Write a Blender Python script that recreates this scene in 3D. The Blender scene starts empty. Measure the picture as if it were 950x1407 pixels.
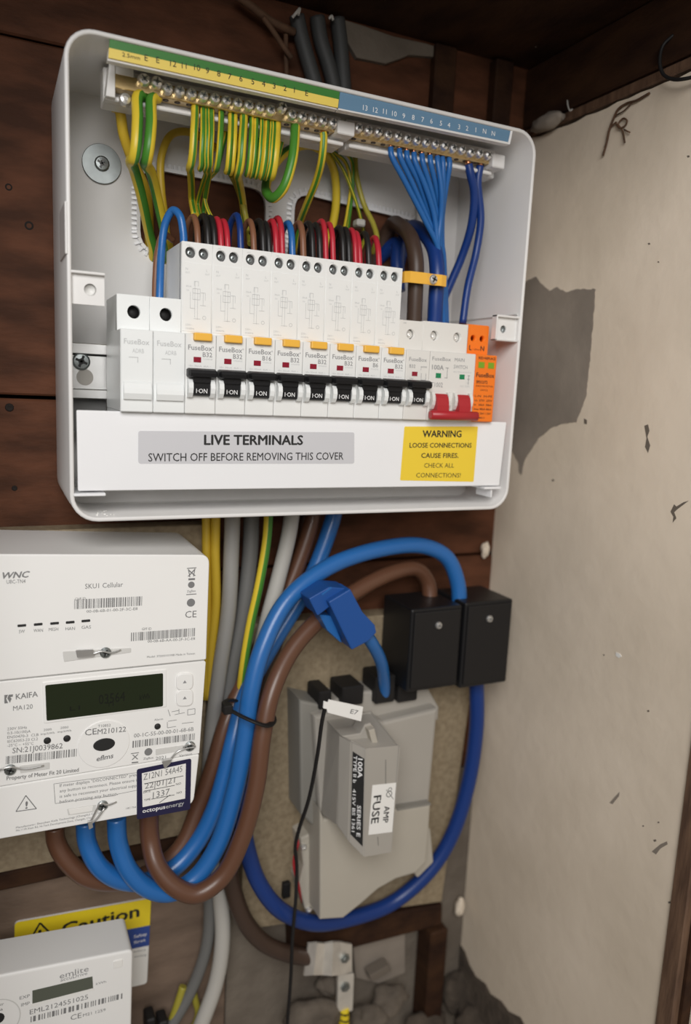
import bpy, bmesh, math, random
from mathutils import Vector, Matrix, noise
R_ = random.Random(7)
S = bpy.context.scene
COL = S.collection
# ------------------------------------------------------------------ camera
# millimetres: X right, Y into the back wall (wall face y=0), Z up; camera 523 mm in front of the wall
Z0 = 1500.0
CAMY = -523.0
FPX = 1037.58
RC = ((0.90567585, -0.02711726, 0.42310272), (-0.42147939, -0.16561645, 0.89158641), (0.04589539, -0.98581735, -0.16142419))
cam_d = bpy.data.cameras.new('camera'); cam = bpy.data.objects.new('camera', cam_d); COL.objects.link(cam)
cam_d.sensor_fit = 'HORIZONTAL'; cam_d.sensor_width = 36.0; cam_d.lens = FPX*36/950
cam_d.clip_start = 0.02; cam_d.clip_end = 50
mw = Matrix.Identity(4)
for r in range(3):
    mw[r][0] = RC[r][0]; mw[r][1] = -RC[r][1]; mw[r][2] = -RC[r][2]
mw[0][3] = 0; mw[1][3] = CAMY*.001; mw[2][3] = Z0*.001
cam.matrix_world = mw
cam_d.dof.use_dof = True; cam_d.dof.focus_distance = 0.45; cam_d.dof.aperture_fstop = 6.5
S.camera = cam
# ------------------------------------------------------------------ world, light, exposure
w = bpy.data.worlds.new('world'); S.world = w; w.use_nodes = True
bg = w.node_tree.nodes['Background']; bg.inputs[0].default_value = (1.0, .90, .78, 1); bg.inputs[1].default_value = .20
def area(name, loc, target, size, power, color):
    d = bpy.data.lights.new(name, 'AREA'); d.shape = 'DISK'; d.size = size; d.energy = power; d.color = color
    o = bpy.data.objects.new(name, d); COL.objects.link(o); o.location = loc
    o.rotation_euler = (Vector(target)-Vector(loc)).to_track_quat('-Z', 'Y').to_euler()
    return o
area('room_daylight', (-.22, -1.05, 1.93), (.16, 0, 1.36), .7, 11.5, (1.0, .985, .97))
S.view_settings.view_transform = 'Standard'; S.view_settings.look = 'None'
S.view_settings.exposure = 0.07; S.view_settings.gamma = 1.0
S.view_settings.use_curve_mapping = False
# ------------------------------------------------------------------ helpers
def at(px, py, Y):
    """point of the place seen at a photo pixel when it lies Y mm from the back wall"""
    a, b, c = px-475.0, py-703.5, FPX
    v = [RC[i][0]*a+RC[i][1]*b+RC[i][2]*c for i in range(3)]
    t = (Y-CAMY)/v[1]
    return Vector((v[0]*t, Y, v[2]*t))
def onX(px, py, X):
    a, b, c = px-475.0, py-703.5, FPX
    v = [RC[i][0]*a+RC[i][1]*b+RC[i][2]*c for i in range(3)]
    t = X/v[0]
    return Vector((X, v[1]*t+CAMY, v[2]*t))
def ats(pts, Y): return [at(x, y, Y) for x, y in pts]
MATS = {}
def mat(name, col, rough=.45, metal=0., var=.0, scale=60., bump=0., bscale=None, dark=None, coat=0., stretch=None, spec=.5, detail=6, mixr=(.35, .65)):
    if name in MATS: return MATS[name]
    m = bpy.data.materials.new(name); m.use_nodes = True; nt = m.node_tree; N = nt.nodes; L = nt.links
    b = N['Principled BSDF']; b.inputs['Roughness'].default_value = rough; b.inputs['Metallic'].default_value = metal
    b.inputs['Specular IOR Level'].default_value = spec
    if coat: b.inputs['Coat Weight'].default_value = coat; b.inputs['Coat Roughness'].default_value = .15
    c = (*col, 1)
    tc = N.new('ShaderNodeTexCoord'); mp = N.new('ShaderNodeMapping'); L.new(tc.outputs['Object'], mp.inputs[0])
    if stretch: mp.inputs['Scale'].default_value = stretch
    if var or dark:
        n = N.new('ShaderNodeTexNoise'); n.inputs['Scale'].default_value = scale; n.inputs['Detail'].default_value = detail
        L.new(mp.outputs[0], n.inputs['Vector'])
        rp = N.new('ShaderNodeValToRGB'); rp.color_ramp.elements[0].position = mixr[0]; rp.color_ramp.elements[1].position = mixr[1]
        d = dark if dark else tuple(x*(1-var) for x in col)
        rp.color_ramp.elements[0].color = (*d, 1); rp.color_ramp.elements[1].color = c
        L.new(n.outputs['Fac'], rp.inputs[0]); L.new(rp.outputs[0], b.inputs['Base Color'])
    else: b.inputs['Base Color'].default_value = c
    if bump:
        n2 = N.new('ShaderNodeTexNoise'); n2.inputs['Scale'].default_value = bscale or scale*3; n2.inputs['Detail'].default_value = 5
        L.new(mp.outputs[0], n2.inputs['Vector'])
        bp = N.new('ShaderNodeBump'); bp.inputs['Strength'].default_value = bump; bp.inputs['Distance'].default_value = .0015
        L.new(n2.outputs['Fac'], bp.inputs['Height']); L.new(bp.outputs[0], b.inputs['Normal'])
    MATS[name] = m; return m
def stripe_mat(name, cols, rough=.4):
    """lengthwise stripes round a wire: cols = [(start position, colour), ...] along the UV u"""
    m = bpy.data.materials.new(name); m.use_nodes = True; nt = m.node_tree; N = nt.nodes; L = nt.links
    b = N['Principled BSDF']; b.inputs['Roughness'].default_value = rough
    uv = N.new('ShaderNodeUVMap'); sx = N.new('ShaderNodeSeparateXYZ'); L.new(uv.outputs[0], sx.inputs[0])
    rp = N.new('ShaderNodeValToRGB'); cr = rp.color_ramp; cr.interpolation = 'CONSTANT'
    while len(cr.elements) < len(cols): cr.elements.new(.5)
    for e, (p, c) in zip(cr.elements, cols): e.position = p; e.color = (*c, 1)
    L.new(sx.outputs[0], rp.inputs[0]); L.new(rp.outputs[0], b.inputs['Base Color'])
    MATS[name] = m; return m
class MB:
    def __init__(s): s.bm = bmesh.new(); s.uv = s.bm.loops.layers.uv.new('UVMap')
    def prism(s, poly, yf, yb, bev=0, seg=2, bevback=False, allb=False, ax='y'):
        """polygon in XZ (Vectors or pairs) run from y=yf to y=yb"""
        P = [(p[0], p[2]) if len(p) == 3 else (p[0], p[1]) for p in poly]
        A = sum(P[i][0]*P[(i+1) % len(P)][1]-P[(i+1) % len(P)][0]*P[i][1] for i in range(len(P)))
        if A < 0: P = P[::-1]
        t = bmesh.new()
        f = [t.verts.new((x, yf, z)) for x, z in P]; k = [t.verts.new((x, yb, z)) for x, z in P]
        ff = t.faces.new(f); kk = t.faces.new(k[::-1])
        n = len(P)
        for i in range(n): t.faces.new((f[i], k[i], k[(i+1) % n], f[(i+1) % n]))
        bmesh.ops.recalc_face_normals(t, faces=t.faces)
        if bev:
            ed = list(ff.edges)
            if bevback: ed += list(kk.edges)
            if allb: ed = list(t.edges)
            bmesh.ops.bevel(t, geom=ed, offset=bev, segments=seg, profile=.5, affect='EDGES', clamp_overlap=True)
        s._merge(t); return s
    def box(s, x0, x1, y0, y1, z0, z1, bev=0, seg=1):
        x0, x1 = min(x0, x1), max(x0, x1); y0, y1 = min(y0, y1), max(y0, y1); z0, z1 = min(z0, z1), max(z0, z1)
        return s.prism([(x0, z0), (x1, z0), (x1, z1), (x0, z1)], y0, y1, bev, seg, allb=True)
    def _merge(s, t, M=None):
        if M is not None: bmesh.ops.transform(t, matrix=M, verts=t.verts)
        mp = {}
        for v in t.verts: mp[v] = s.bm.verts.new(v.co)
        for f in t.faces:
            try: g = s.bm.faces.new([mp[v] for v in f.verts]); g.smooth = f.smooth
            except ValueError: pass
        t.free()
    def lathe(s, c, axis, prof, n=16, smooth=True):
        """prof = [(distance along axis, radius), ...]"""
        c = Vector(c); a = Vector(axis).normalized(); u = a.orthogonal().normalized(); v = a.cross(u)
        rings = []
        for d, r in prof:
            if r <= 1e-6: rings.append([s.bm.verts.new(c+a*d)])
            else: rings.append([s.bm.verts.new(c+a*d+(u*math.cos(2*math.pi*i/n)+v*math.sin(2*math.pi*i/n))*r) for i in range(n)])
        for A, B in zip(rings, rings[1:]):
            for i in range(n):
                j = (i+1) % n
                q = [A[i % len(A)], A[j % len(A)], B[j % len(B)], B[i % len(B)]]
                q2 = []
                for x in q:
                    if x not in q2: q2.append(x)
                if len(q2) > 2:
                    f = s.bm.faces.new(q2); f.smooth = smooth
        for rg in (rings[0], rings[-1]):
            if len(rg) > 2: s.bm.faces.new(rg)
        return s
    def loft(s, rings, cap=True, closed=True, smooth=False):
        rv = [[s.bm.verts.new(p) for p in r] for r in rings]
        for A, B in zip(rv, rv[1:]):
            n = len(A)
            for i in range(n if closed else n-1):
                f = s.bm.faces.new((A[i], A[(i+1) % n], B[(i+1) % n], B[i])); f.smooth = smooth
        if cap:
            s.bm.faces.new(rv[0]); s.bm.faces.new(rv[-1])
        return s
    def tube(s, pts, r, n=10, per=8, roll=0., cap=True, spline=True, taper=None, flat=1.0):
        P = [Vector(p) for p in pts]
        if spline and len(P) > 2:
            Q = []; E = [P[0]*2-P[1]]+P+[P[-1]*2-P[-2]]
            for i in range(1, len(E)-2):
                p0, p1, p2, p3 = E[i-1:i+3]
                # centripetal Catmull-Rom: no overshoot between uneven points
                t0 = 0; t1 = t0+max((p1-p0).length, 1e-4)**.5; t2 = t1+max((p2-p1).length, 1e-4)**.5; t3 = t2+max((p3-p2).length, 1e-4)**.5
                for k in range(per):
                    t = t1+(t2-t1)*k/per
                    a1 = p0*((t1-t)/(t1-t0))+p1*((t-t0)/(t1-t0)); a2 = p1*((t2-t)/(t2-t1))+p2*((t-t1)/(t2-t1)); a3 = p2*((t3-t)/(t3-t2))+p3*((t-t2)/(t3-t2))
                    b1 = a1*((t2-t)/(t2-t0))+a2*((t-t0)/(t2-t0)); b2 = a2*((t3-t)/(t3-t1))+a3*((t-t1)/(t3-t1))
                    Q.append(b1*((t2-t)/(t2-t1))+b2*((t-t1)/(t2-t1)))
            Q.append(P[-1]); P = Q
        T = [(P[min(i+1, len(P)-1)]-P[max(i-1, 0)]).normalized() for i in range(len(P))]
        u = (Vector((0, -1, 0))-T[0]*T[0].dot(Vector((0, -1, 0))))
        if u.length < .1: u = T[0].orthogonal()
        u.normalize(); rings = []
        for i, p in enumerate(P):
            u = (u-T[i]*u.dot(T[i])).normalized(); v = T[i].cross(u)
            rr = r if taper is None else r*(1+(taper-1)*i/(len(P)-1))
            rings.append([s.bm.verts.new(p+(u*math.cos(a)+v*math.sin(a)*flat)*rr) for a in [2*math.pi*(k/n+roll) for k in range(n)]])
        for i in range(len(rings)-1):
            for k in range(n):
                j = (k+1) % n
                f = s.bm.faces.new((rings[i][k], rings[i][j], rings[i+1][j], rings[i+1][k])); f.smooth = True
                for lp, uu in zip(f.loops, (k/n, (k+1)/n, (k+1)/n, k/n)): lp[s.uv].uv = (uu+1e-3*(1 if uu == k/n else -1), i*.1)
        if cap: s.bm.faces.new(rings[0]); s.bm.faces.new(rings[-1])
        return s
    def quad(s, pts):
        s.bm.faces.new([s.bm.verts.new(p) for p in pts]); return s
    def mesh(s, name, base):
        bmesh.ops.recalc_face_normals(s.bm, faces=s.bm.faces)
        b = Vector(base)
        for v in s.bm.verts: v.co = (v.co-b)*.001
        me = bpy.data.meshes.new(name); s.bm.to_mesh(me); s.bm.free(); return me
def put(name, mb, m, parent=None, base=None, kind=None, label=None):
    """one mesh object; parent = thing, part, or None for top level"""
    if parent is not None: b = Vector(parent['_b'])
    else:
        if base is None:
            vs = [v.co for v in mb.bm.verts]
            base = ((min(v.x for v in vs)+max(v.x for v in vs))/2, (min(v.y for v in vs)+max(v.y for v in vs))/2, min(v.z for v in vs))
        b = Vector(base)
    me = mb.mesh(name, b); me.materials.append(MATS[m] if isinstance(m, str) else m)
    o = bpy.data.objects.new(name, me); COL.objects.link(o)
    o['_b'] = tuple(b)
    if parent is not None: o.parent = parent
    else: o.location = ((b.x)*.001, b.y*.001, (b.z+Z0)*.001)
    if kind: o['kind'] = kind
    if label: o['label'] = label
    return o
def thing(name, base, label=None, cat=None, group=None, kind=None):
    o = bpy.data.objects.new(name, None); COL.objects.link(o); o.empty_display_size = .01
    o.location = (base[0]*.001, base[1]*.001, (base[2]+Z0)*.001); o['_b'] = tuple(base)
    tag(o, label, cat, group, kind); return o
def tag(o, label=None, cat=None, group=None, kind=None):
    if label: o['label'] = label
    if cat: o['category'] = cat
    if group: o['group'] = group
    if kind: o['kind'] = kind
    return o
def copy_tree(o, parent=None):
    c = o.copy(); COL.objects.link(c); c.parent = parent
    for ch in [x for x in S.objects if x.parent == o and x != c]: copy_tree(ch, c)
    return c
def rpoly(pts, r, n=5):
    P = [Vector((p[0], p[-1])) for p in pts]; out = []
    rs = r if isinstance(r, (list, tuple)) else [r]*len(P)
    for i, p in enumerate(P):
        a = (P[i-1]-p); b = (P[(i+1) % len(P)]-p); rr = rs[i]
        if rr <= 0: out.append((p.x, p.y)); continue
        ang = a.angle(b); d = min(rr/math.tan(ang/2), a.length*.49, b.length*.49)
        s0 = p+a.normalized()*d; s1 = p+b.normalized()*d
        for k in range(n+1):
            t = k/n; q = s0*(1-t)**2+p*2*t*(1-t)+s1*t*t; out.append((q.x, q.y))
    return out
def circ(cx, cz, r, n=20, a0=0, a1=360, rz=None):
    return [(cx+r*math.cos(math.radians(a0+(a1-a0)*i/n)), cz+(rz or r)*math.sin(math.radians(a0+(a1-a0)*i/n))) for i in range(n if a1-a0 == 360 else n+1)]
def holed(mb, outer, holes, yf, yb):
    """plate in XZ with real holes"""
    cu = bpy.data.curves.new('tmp', 'CURVE'); cu.dimensions = '2D'; cu.fill_mode = 'BOTH'; cu.extrude = abs(yb-yf)/2
    for lp in [outer]+holes:
        sp = cu.splines.new('POLY'); sp.points.add(len(lp)-1); sp.use_cyclic_u = True
        for q, p in zip(lp, sp.points): p.co = (q[0], q[1], 0, 1)
    o = bpy.data.objects.new('tmp', cu); me = bpy.data.meshes.new_from_object(o)
    t = bmesh.new(); t.from_mesh(me)
    for v in t.verts: v.co = Vector((v.co.x, (yf+yb)/2+v.co.z, v.co.y))
    bmesh.ops.remove_doubles(t, verts=t.verts, dist=1e-4); bmesh.ops.recalc_face_normals(t, faces=t.faces)
    mb._merge(t); bpy.data.objects.remove(o); bpy.data.curves.remove(cu); bpy.data.meshes.remove(me)
    return mb
TXT = {}
def glyphs(s, bold=0., shear=0.):
    k = (s, bold, shear)
    if k not in TXT:
        cu = bpy.data.curves.new('t', 'FONT'); cu.body = s; cu.size = 1; cu.resolution_u = 2; cu.offset = bold; cu.shear = shear
        o = bpy.data.objects.new('t', cu); me = bpy.data.meshes.new_from_object(o)
        V = [tuple(v.co) for v in me.vertices]; F = [tuple(p.vertices) for p in me.polygons]
        bpy.data.objects.remove(o); bpy.data.curves.remove(cu); bpy.data.meshes.remove(me)
        TXT[k] = (V, F)
    return TXT[k]
CAP = .73
def text(mb, s, p0, p1, h, bold=.0, shear=0., nrm=None):
    """lettering from baseline point p0 to p1 (3-D mm) with capitals h mm tall"""
    V, F = glyphs(s, 0, shear)
    if not V: return mb
    p0 = Vector(p0); p1 = Vector(p1); x0 = min(v[0] for v in V); x1 = max(v[0] for v in V)
    d = p1-p0; n = Vector(nrm or (0, -1, 0)); up = n.cross(d).normalized()
    e = d.normalized(); k = bold*h/CAP
    for q, (ou, ov) in enumerate(((0, 0),) if not bold else ((-k, 0), (k, 0), (0, k*.7), (0, -k*.7))):
        vs = [mb.bm.verts.new(p0+d*((v[0]-x0)/max(x1-x0, 1e-6))+up*(v[1]/CAP*h)+n*(.08+q*.012)+e*ou+up*ov) for v in V]
        for f in F:
            try: mb.bm.faces.new([vs[i] for i in f])
            except ValueError: pass
    return mb
def twidth(s, h, bold=0.):
    V, F = glyphs(s); return (max(v[0] for v in V)-min(v[0] for v in V))/CAP*h
def ltext(mb, s, x, z, y, h, width=None, align='l', bold=0., shear=0.):
    wd = width or twidth(s, h, bold)
    if align == 'c': x -= wd/2
    if align == 'r': x -= wd
    return text(mb, s, (x, y, z), (x+wd, y, z), h, bold, shear)
def bars(mb, p0, p1, h, n=46, seed=1, up=None):
    rr = random.Random(seed); p0 = Vector(p0); p1 = Vector(p1); d = p1-p0; nn = Vector((0, -1, 0)); u = nn.cross(d).normalized()
    t = 0.; N_ = n*2.6
    while t < N_:
        wd = rr.choice((.8, .8, 1.6, 2.2)); 
        a = p0+d*(t/N_)+nn*.1; b = p0+d*(min(t+wd, N_)/N_)+nn*.1
        mb.quad((a, b, b+u*h, a+u*h)); t += wd+rr.choice((.9, 1.2, 2.))
    return mb
def line(mb, p0, p1, wd, y=None):
    p0 = Vector(p0); p1 = Vector(p1); n = Vector((0, -1, 0)); u = n.cross((p1-p0).normalized()).normalized()*(wd/2); o = n*.1
    return mb.quad((p0-u+o, p1-u+o, p1+u+o, p0+u+o))
def ring(mb, c, r, wd, y, n=20, ang=(0, 360)):
    A = circ(c[0], c[1], r, n, *ang); B = circ(c[0], c[1], r-wd, n, *ang); m = len(A)
    for i in range(m if ang[1]-ang[0] == 360 else m-1):
        j = (i+1) % m; mb.quad(((A[i][0], y, A[i][1]), (A[j][0], y, A[j][1]), (B[j][0], y, B[j][1]), (B[i][0], y, B[i][1])))
    return mb
ORD = ['first', 'second', 'third', 'fourth', 'fifth', 'sixth', 'seventh', 'eighth', 'ninth', 'tenth', 'eleventh', 'twelfth', 'thirteenth', 'fourteenth', 'fifteenth', 'sixteenth', 'seventeenth', 'eighteenth', 'nineteenth', 'twentieth']
# ------------------------------------------------------------------ materials
mat('tray_plastic', (.76, .75, .735), .42, var=.04, scale=25)
mat('breaker_plastic', (.80, .805, .79), .38, var=.02, scale=40)
mat('blank_plastic', (.82, .84, .835), .36, var=.02, scale=40)
mat('switch_plastic', (.74, .725, .69), .4, var=.02, scale=40)
mat('cover_white', (.86, .865, .88), .32, var=.02, scale=15)
mat('meter_white', (.88, .875, .855), .36, var=.02, scale=20)
mat('meter_grey', (.66, .655, .63), .4, var=.03, scale=20)
mat('black_plastic', (.010, .010, .011), .38, spec=.35, bump=.1, scale=300)
mat('soft_black', (.013, .012, .012), .55, spec=.3)
mat('yellow_button', (.86, .47, .06), .4)
mat('red_plastic', (.42, .02, .028), .38)
mat('red_window', (.26, .012, .03), .25)
mat('green_window', (.01, .22, .09), .25)
mat('lime_window', (.19, .36, .02), .3)
mat('orange_plastic', (.90, .20, .012), .42, var=.03)
mat('steel', (.88, .87, .85), .3, .85)
mat('zinc', (.36, .39, .39), .42, 1., var=.18, scale=120)
mat('galvanised', (.72, .72, .71), .34, .9, var=.08, scale=80)
mat('brass', (.70, .52, .26), .3, 1., var=.15, scale=120)
mat('copper', (.80, .36, .18), .3, 1.)
mat('print_grey', (.20, .20, .20), .6)
mat('print_light', (.27, .27, .275), .6)
mat('print_faint', (.52, .53, .53), .6)
mat('print_black', (.015, .015, .015), .6)
mat('print_white', (.85, .85, .85), .5)
mat('print_pale', (.55, .58, .62), .5)
mat('sticker_grey', (.60, .60, .625), .35)
mat('sticker_yellow', (.86, .62, .045), .45)
mat('sticker_white', (.86, .85, .82), .45)
mat('sticker_navy', (.016, .014, .055), .4)
mat('strip_green', (.045, .20, .035), .4)
mat('strip_yellow', (.86, .66, .13), .4)
mat('strip_blue', (.13, .25, .38), .4)
mat('sign_yellow', (.80, .62, .02), .5)
mat('sign_blue', (.03, .07, .30), .5)
mat('lcd', (.013, .020, .007), .12)
mat('lcd_ink', (.003, .005, .002), .4)
mat('lcd_grey', (.10, .11, .085), .2)
mat('blue_bright', (.018, .135, .41), .36, coat=.2)
mat('blue_mid', (.018, .13, .40), .38)
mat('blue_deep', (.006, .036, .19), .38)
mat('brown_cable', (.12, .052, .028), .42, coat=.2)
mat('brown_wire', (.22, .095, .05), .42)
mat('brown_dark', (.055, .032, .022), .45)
mat('red_wire', (.48, .022, .04), .38)
mat('black_wire', (.014, .013, .013), .42)
mat('grey_cable', (.30, .295, .28), .5)
mat('grey_dark_cable', (.14, .14, .135), .5)
mat('white_cable', (.47, .455, .42), .5)
mat('blue_clip_plastic', (.010, .075, .30), .45)
YG, GG = (.70, .52, .035), (.06, .23, .025)
stripe_mat('earth_mostly_yellow', [(0, YG), (.30, GG), (.42, YG), (.80, GG), (.92, YG)])
stripe_mat('earth_half', [(0, YG), (.25, GG), (.5, YG), (.75, GG)])
stripe_mat('earth_halves', [(0, GG), (.5, YG)])
stripe_mat('earth_fine', [(0, YG), (.12, GG), (.28, YG), (.40, GG), (.55, YG), (.68, GG), (.82, YG), (.92, GG)])
mat('green_wire', (.04, .17, .022), .4)
mat('yellow_wire', (.62, .42, .03), .42)
mat('olive_wire', (.33, .29, .035), .45)
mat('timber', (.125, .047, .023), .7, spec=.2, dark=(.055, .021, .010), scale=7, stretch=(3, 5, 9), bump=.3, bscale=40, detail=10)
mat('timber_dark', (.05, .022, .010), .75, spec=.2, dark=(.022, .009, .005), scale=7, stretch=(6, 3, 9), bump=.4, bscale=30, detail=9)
mat('timber_trim', (.17, .10, .062), .5, dark=(.085, .047, .030), scale=9, stretch=(20, 20, 3), bump=.25, bscale=40)
mat('ply_brown', (.225, .158, .115), .65, dark=(.135, .093, .067), scale=6, stretch=(3, 5, 8), bump=.2, bscale=60)
mat('chipboard', (.32, .255, .165), .7, dark=(.235, .18, .112), scale=220, bump=.3, bscale=400)
mat('plaster', (.81, .705, .575), .8, dark=(.68, .585, .465), scale=7, bump=.35, bscale=60, mixr=(.35, .62), detail=9)
mat('cement', (.31, .265, .22), .9, dark=(.22, .187, .155), scale=14, bump=.22, bscale=130)
mat('mortar', (.19, .16, .127), .9, dark=(.12, .098, .077), scale=18, bump=.9, bscale=120)
mat('debris', (.12, .093, .07), .95, dark=(.05, .038, .028), scale=40, bump=1., bscale=160)
mat('stone', (.17, .14, .11), .9, dark=(.09, .073, .057), scale=30, bump=1., bscale=140)
mat('dust', (.15, .125, .10), .9)
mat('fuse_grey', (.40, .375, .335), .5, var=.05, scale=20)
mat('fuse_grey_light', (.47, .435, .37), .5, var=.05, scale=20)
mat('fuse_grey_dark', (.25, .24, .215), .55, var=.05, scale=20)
mat('twig', (.12, .06, .03), .8, dark=(.06, .03, .015), scale=60)
mat('old_cable', (.055, .057, .057), .6)
mat('tinfoil', (.80, .76, .69), .38, .5, var=.15, scale=60, bump=.5, bscale=90)
mat('dark_gap', (.012, .008, .006), .9)
# ------------------------------------------------------------------ the setting
# back wall of stained boards
wb = thing('wall_back', (190, 0, -760), 'cupboard back wall of dark brown stained boards', None, None, 'structure')
put('backing', MB().box(-140, 420, 16, 30, -760, 300), 'dark_gap', wb)
for i, (z0, z1, x0, x1, jit) in enumerate([(195.5, 300, -140, 392, 1.5), (-13.5, 194, -140, 392, 0), (-134, -16, -140, 392, .8), (-262, -136, -140, 392, -.6), (-330, -264, -140, 392, .4)]):
    put('plank', MB().box(x0, x1, jit*.5-.5+0, 18, z0, z1, 1.2, 1), 'timber', wb)
put('plywood_panel', MB().box(-140, 160, -.5, 16, -760, -333, .8), 'ply_brown', wb)
put('render_panel', MB().box(161, 391, .5, 18, -760, -332, .8), 'mortar', wb)
# knots and old screw holes in the boards on the left
for px, py, r in [(12, 257, 2.2), (40, 310, 2.8), (13, 560, 2.4), (20, 671, 1.6)]:
    c = at(px, py, -.6); h = put('nail_hole', MB().lathe(c+Vector((0, .4, 0)), (0, -1, 0), [(0, r*1.1), (.4, r*.9), (.4, r*.6), (.1, r*.4), (.1, 0)], 12), 'dark_gap', wb)
# dark batten on the left below the meter board
put('batten', MB().box(-140, 118, -14, 0, -345, -331.5, 1.5), 'timber_dark', wb)
# plaster scab left on the back wall near the ceiling
pl = [(471, 27), (500, 36), (540, 50), (585, 60), (618, 70), (610, 82), (590, 78), (562, 76), (548, 82), (530, 88), (512, 84), (490, 80), (478, 60)]
put('plaster_patch', MB().prism(ats(pl, -3), -4, .5, .8), 'mortar', wb)
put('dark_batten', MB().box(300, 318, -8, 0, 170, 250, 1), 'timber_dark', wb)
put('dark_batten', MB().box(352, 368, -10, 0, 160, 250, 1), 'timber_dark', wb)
# ceiling: two boards of a shelf over the cupboard
ce = thing('ceiling', (190, -150, 252), 'dark brown boards closing the cupboard above', None, None, 'structure')
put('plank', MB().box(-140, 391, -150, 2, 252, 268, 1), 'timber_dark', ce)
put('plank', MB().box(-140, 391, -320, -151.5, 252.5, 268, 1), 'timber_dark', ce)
wl = thing('added_wall_left', (-80, -110, -760), 'dark brown boarded left cupboard side, added out of view for shade', None, None, 'structure')  # unseen side wall, added to shade the enclosure's left flank and nearby boards
for z0, z1 in ((-760, -520), (-518, -260), (-258, 0), (2, 251)): put('plank', MB().box(-92, -72, -235, 0, z0, z1, 1.2), 'timber', wl)
# right wall: painted plaster with a ragged upper edge
wr = thing('wall_right', (390, -110, -760), 'pale painted plaster side wall with bare cement patch', None, None, 'structure')
t = MB(); bm_top = []
rr = random.Random(3); ys = [-i*10. for i in range(0, 23)]; ys[-1] = -219
prof = [(y, 198.5+rr.uniform(-.8, .8)+(1.5 if y > -20 else 0)) for y in ys]
fr = [(390, y, z) for y, z in prof]
loop = [(390, 0, -760)]+[(390, ys[-1], -760)]
pts = [(y, z) for y, z in prof]+[(ys[-1], -760), (0, -760)]
A = [t.bm.verts.new((390, y, z)) for y, z in pts]; B = [t.bm.verts.new((410, y, z)) for y, z in pts]
t.bm.faces.new(A); t.bm.faces.new(B[::-1])
for i in range(len(A)): t.bm.faces.new((A[i], B[i], B[(i+1) % len(A)], A[(i+1) % len(A)]))
put('plaster_face', t, 'plaster', wr)
def wallpatch(name, pix, m, th=.5, X=390., parent=wr, wob=0):
    P = [onX(x, y, X) for x, y in pix]; t = MB()
    if wob:
        Q = []; rq = random.Random(5)
        for i, p in enumerate(P):
            q = P[(i+1) % len(P)]; m_ = max(1, int((q-p).length/2.2))
            for k in range(m_): Q.append(p+(q-p)*(k/m_)+Vector((0, rq.uniform(-wob, wob), rq.uniform(-wob, wob))))
        P = Q
    A = [t.bm.verts.new((X-th, p.y, p.z)) for p in P]; B = [t.bm.verts.new((X+.4, p.y, p.z)) for p in P]
    t.bm.faces.new(A); t.bm.faces.new(B[::-1])
    for i in range(len(A)): t.bm.faces.new((A[i], B[i], B[(i+1) % len(A)], A[(i+1) % len(A)]))
    return put(name, t, m, parent)
wallpatch('cement_patch', [(690, 400), (728, 385), (738, 380), (744, 390), (756, 399), (766, 395), (778, 402), (792, 398), (819, 397), (816, 440), (812, 490), (806, 545), (800, 562), (793, 580), (775, 582), (757, 588), (740, 603), (728, 622), (721, 634), (718, 652), (714, 650), (713, 636), (705, 620), (690, 600)], 'cement', .35, wob=.45)
wallpatch('chip', [(886, 585), (891, 583), (893, 592), (890, 600), (894, 612), (891, 622), (887, 614), (889, 602)], 'dust', .15)
wallpatch('chip', [(922, 703), (927, 693), (930, 696), (940, 690), (947, 688), (931, 700), (927, 704), (930, 712), (925, 718), (926, 710)], 'dust', .15)
wallpatch('chip', [(803, 575), (807, 577), (807, 583), (803, 582)], 'dust', .15)
for k, (x, y) in enumerate([(891, 977), (905, 1130), (900, 1155), (884, 1135), (946, 215), (892, 335), (905, 360), (920, 1240), (830, 900), (760, 660)]):
    s = R_.uniform(1, 2.2); wallpatch('chip', [(x-s, y-s*.6), (x+s, y-s), (x+s*1.4, y+s*.5), (x-s*.3, y+s)], 'dust', .12)
wallpatch('broken_edge', [(604, 1262), (618, 1275), (632, 1296), (640, 1308), (646, 1326), (655, 1342), (668, 1352), (675, 1366), (690, 1376), (700, 1390), (716, 1398), (730, 1425), (600, 1425)], 'debris', .8)
wallpatch('scuff', [(838, 1103), (848, 1092), (852, 1088), (851, 1094), (842, 1105)], 'cement', .1)
wallpatch('scuff', [(896, 1170), (908, 1160), (917, 1156), (918, 1160), (908, 1166), (902, 1174)], 'cement', .1)
wallpatch('filler_blob', [(847, 896), (852, 898), (855, 902), (851, 904), (847, 901)], 'sticker_white', .4)
# timber rail over the plaster and beam in the corner
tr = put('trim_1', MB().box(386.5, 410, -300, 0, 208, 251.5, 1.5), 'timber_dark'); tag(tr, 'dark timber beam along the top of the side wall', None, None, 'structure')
tr = put('trim_2', MB().box(389, 410, -300, 0, 200.5, 207.5, 1.), 'timber_trim'); tag(tr, 'thin brown wooden strip between beam and plaster', None, None, 'structure')
# door lining at the open end of the side wall
ya = onX(912, 1347, 388).y; yb = onX(931, 1347, 388).y; yc = onX(946, 1347, 394).y
tr = put('trim_3', MB().box(388, 412, yb, -219.3, -760, 251.5, .8), 'timber_trim'); tag(tr, 'brown wooden door lining at the wall end', None, None, 'structure')
tr = put('trim_4', MB().box(393, 412, yc, yb-.2, -760, 251.5, .5), 'timber_dark'); tag(tr, 'dark rebate beside the brown door lining', None, None, 'structure')
wf = put('wall_room', MB().box(400, 480, yc-160, yc-.3, -760, 300), 'plaster'); tag(wf, 'cream room wall beyond the door lining', None, None, 'structure')
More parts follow.
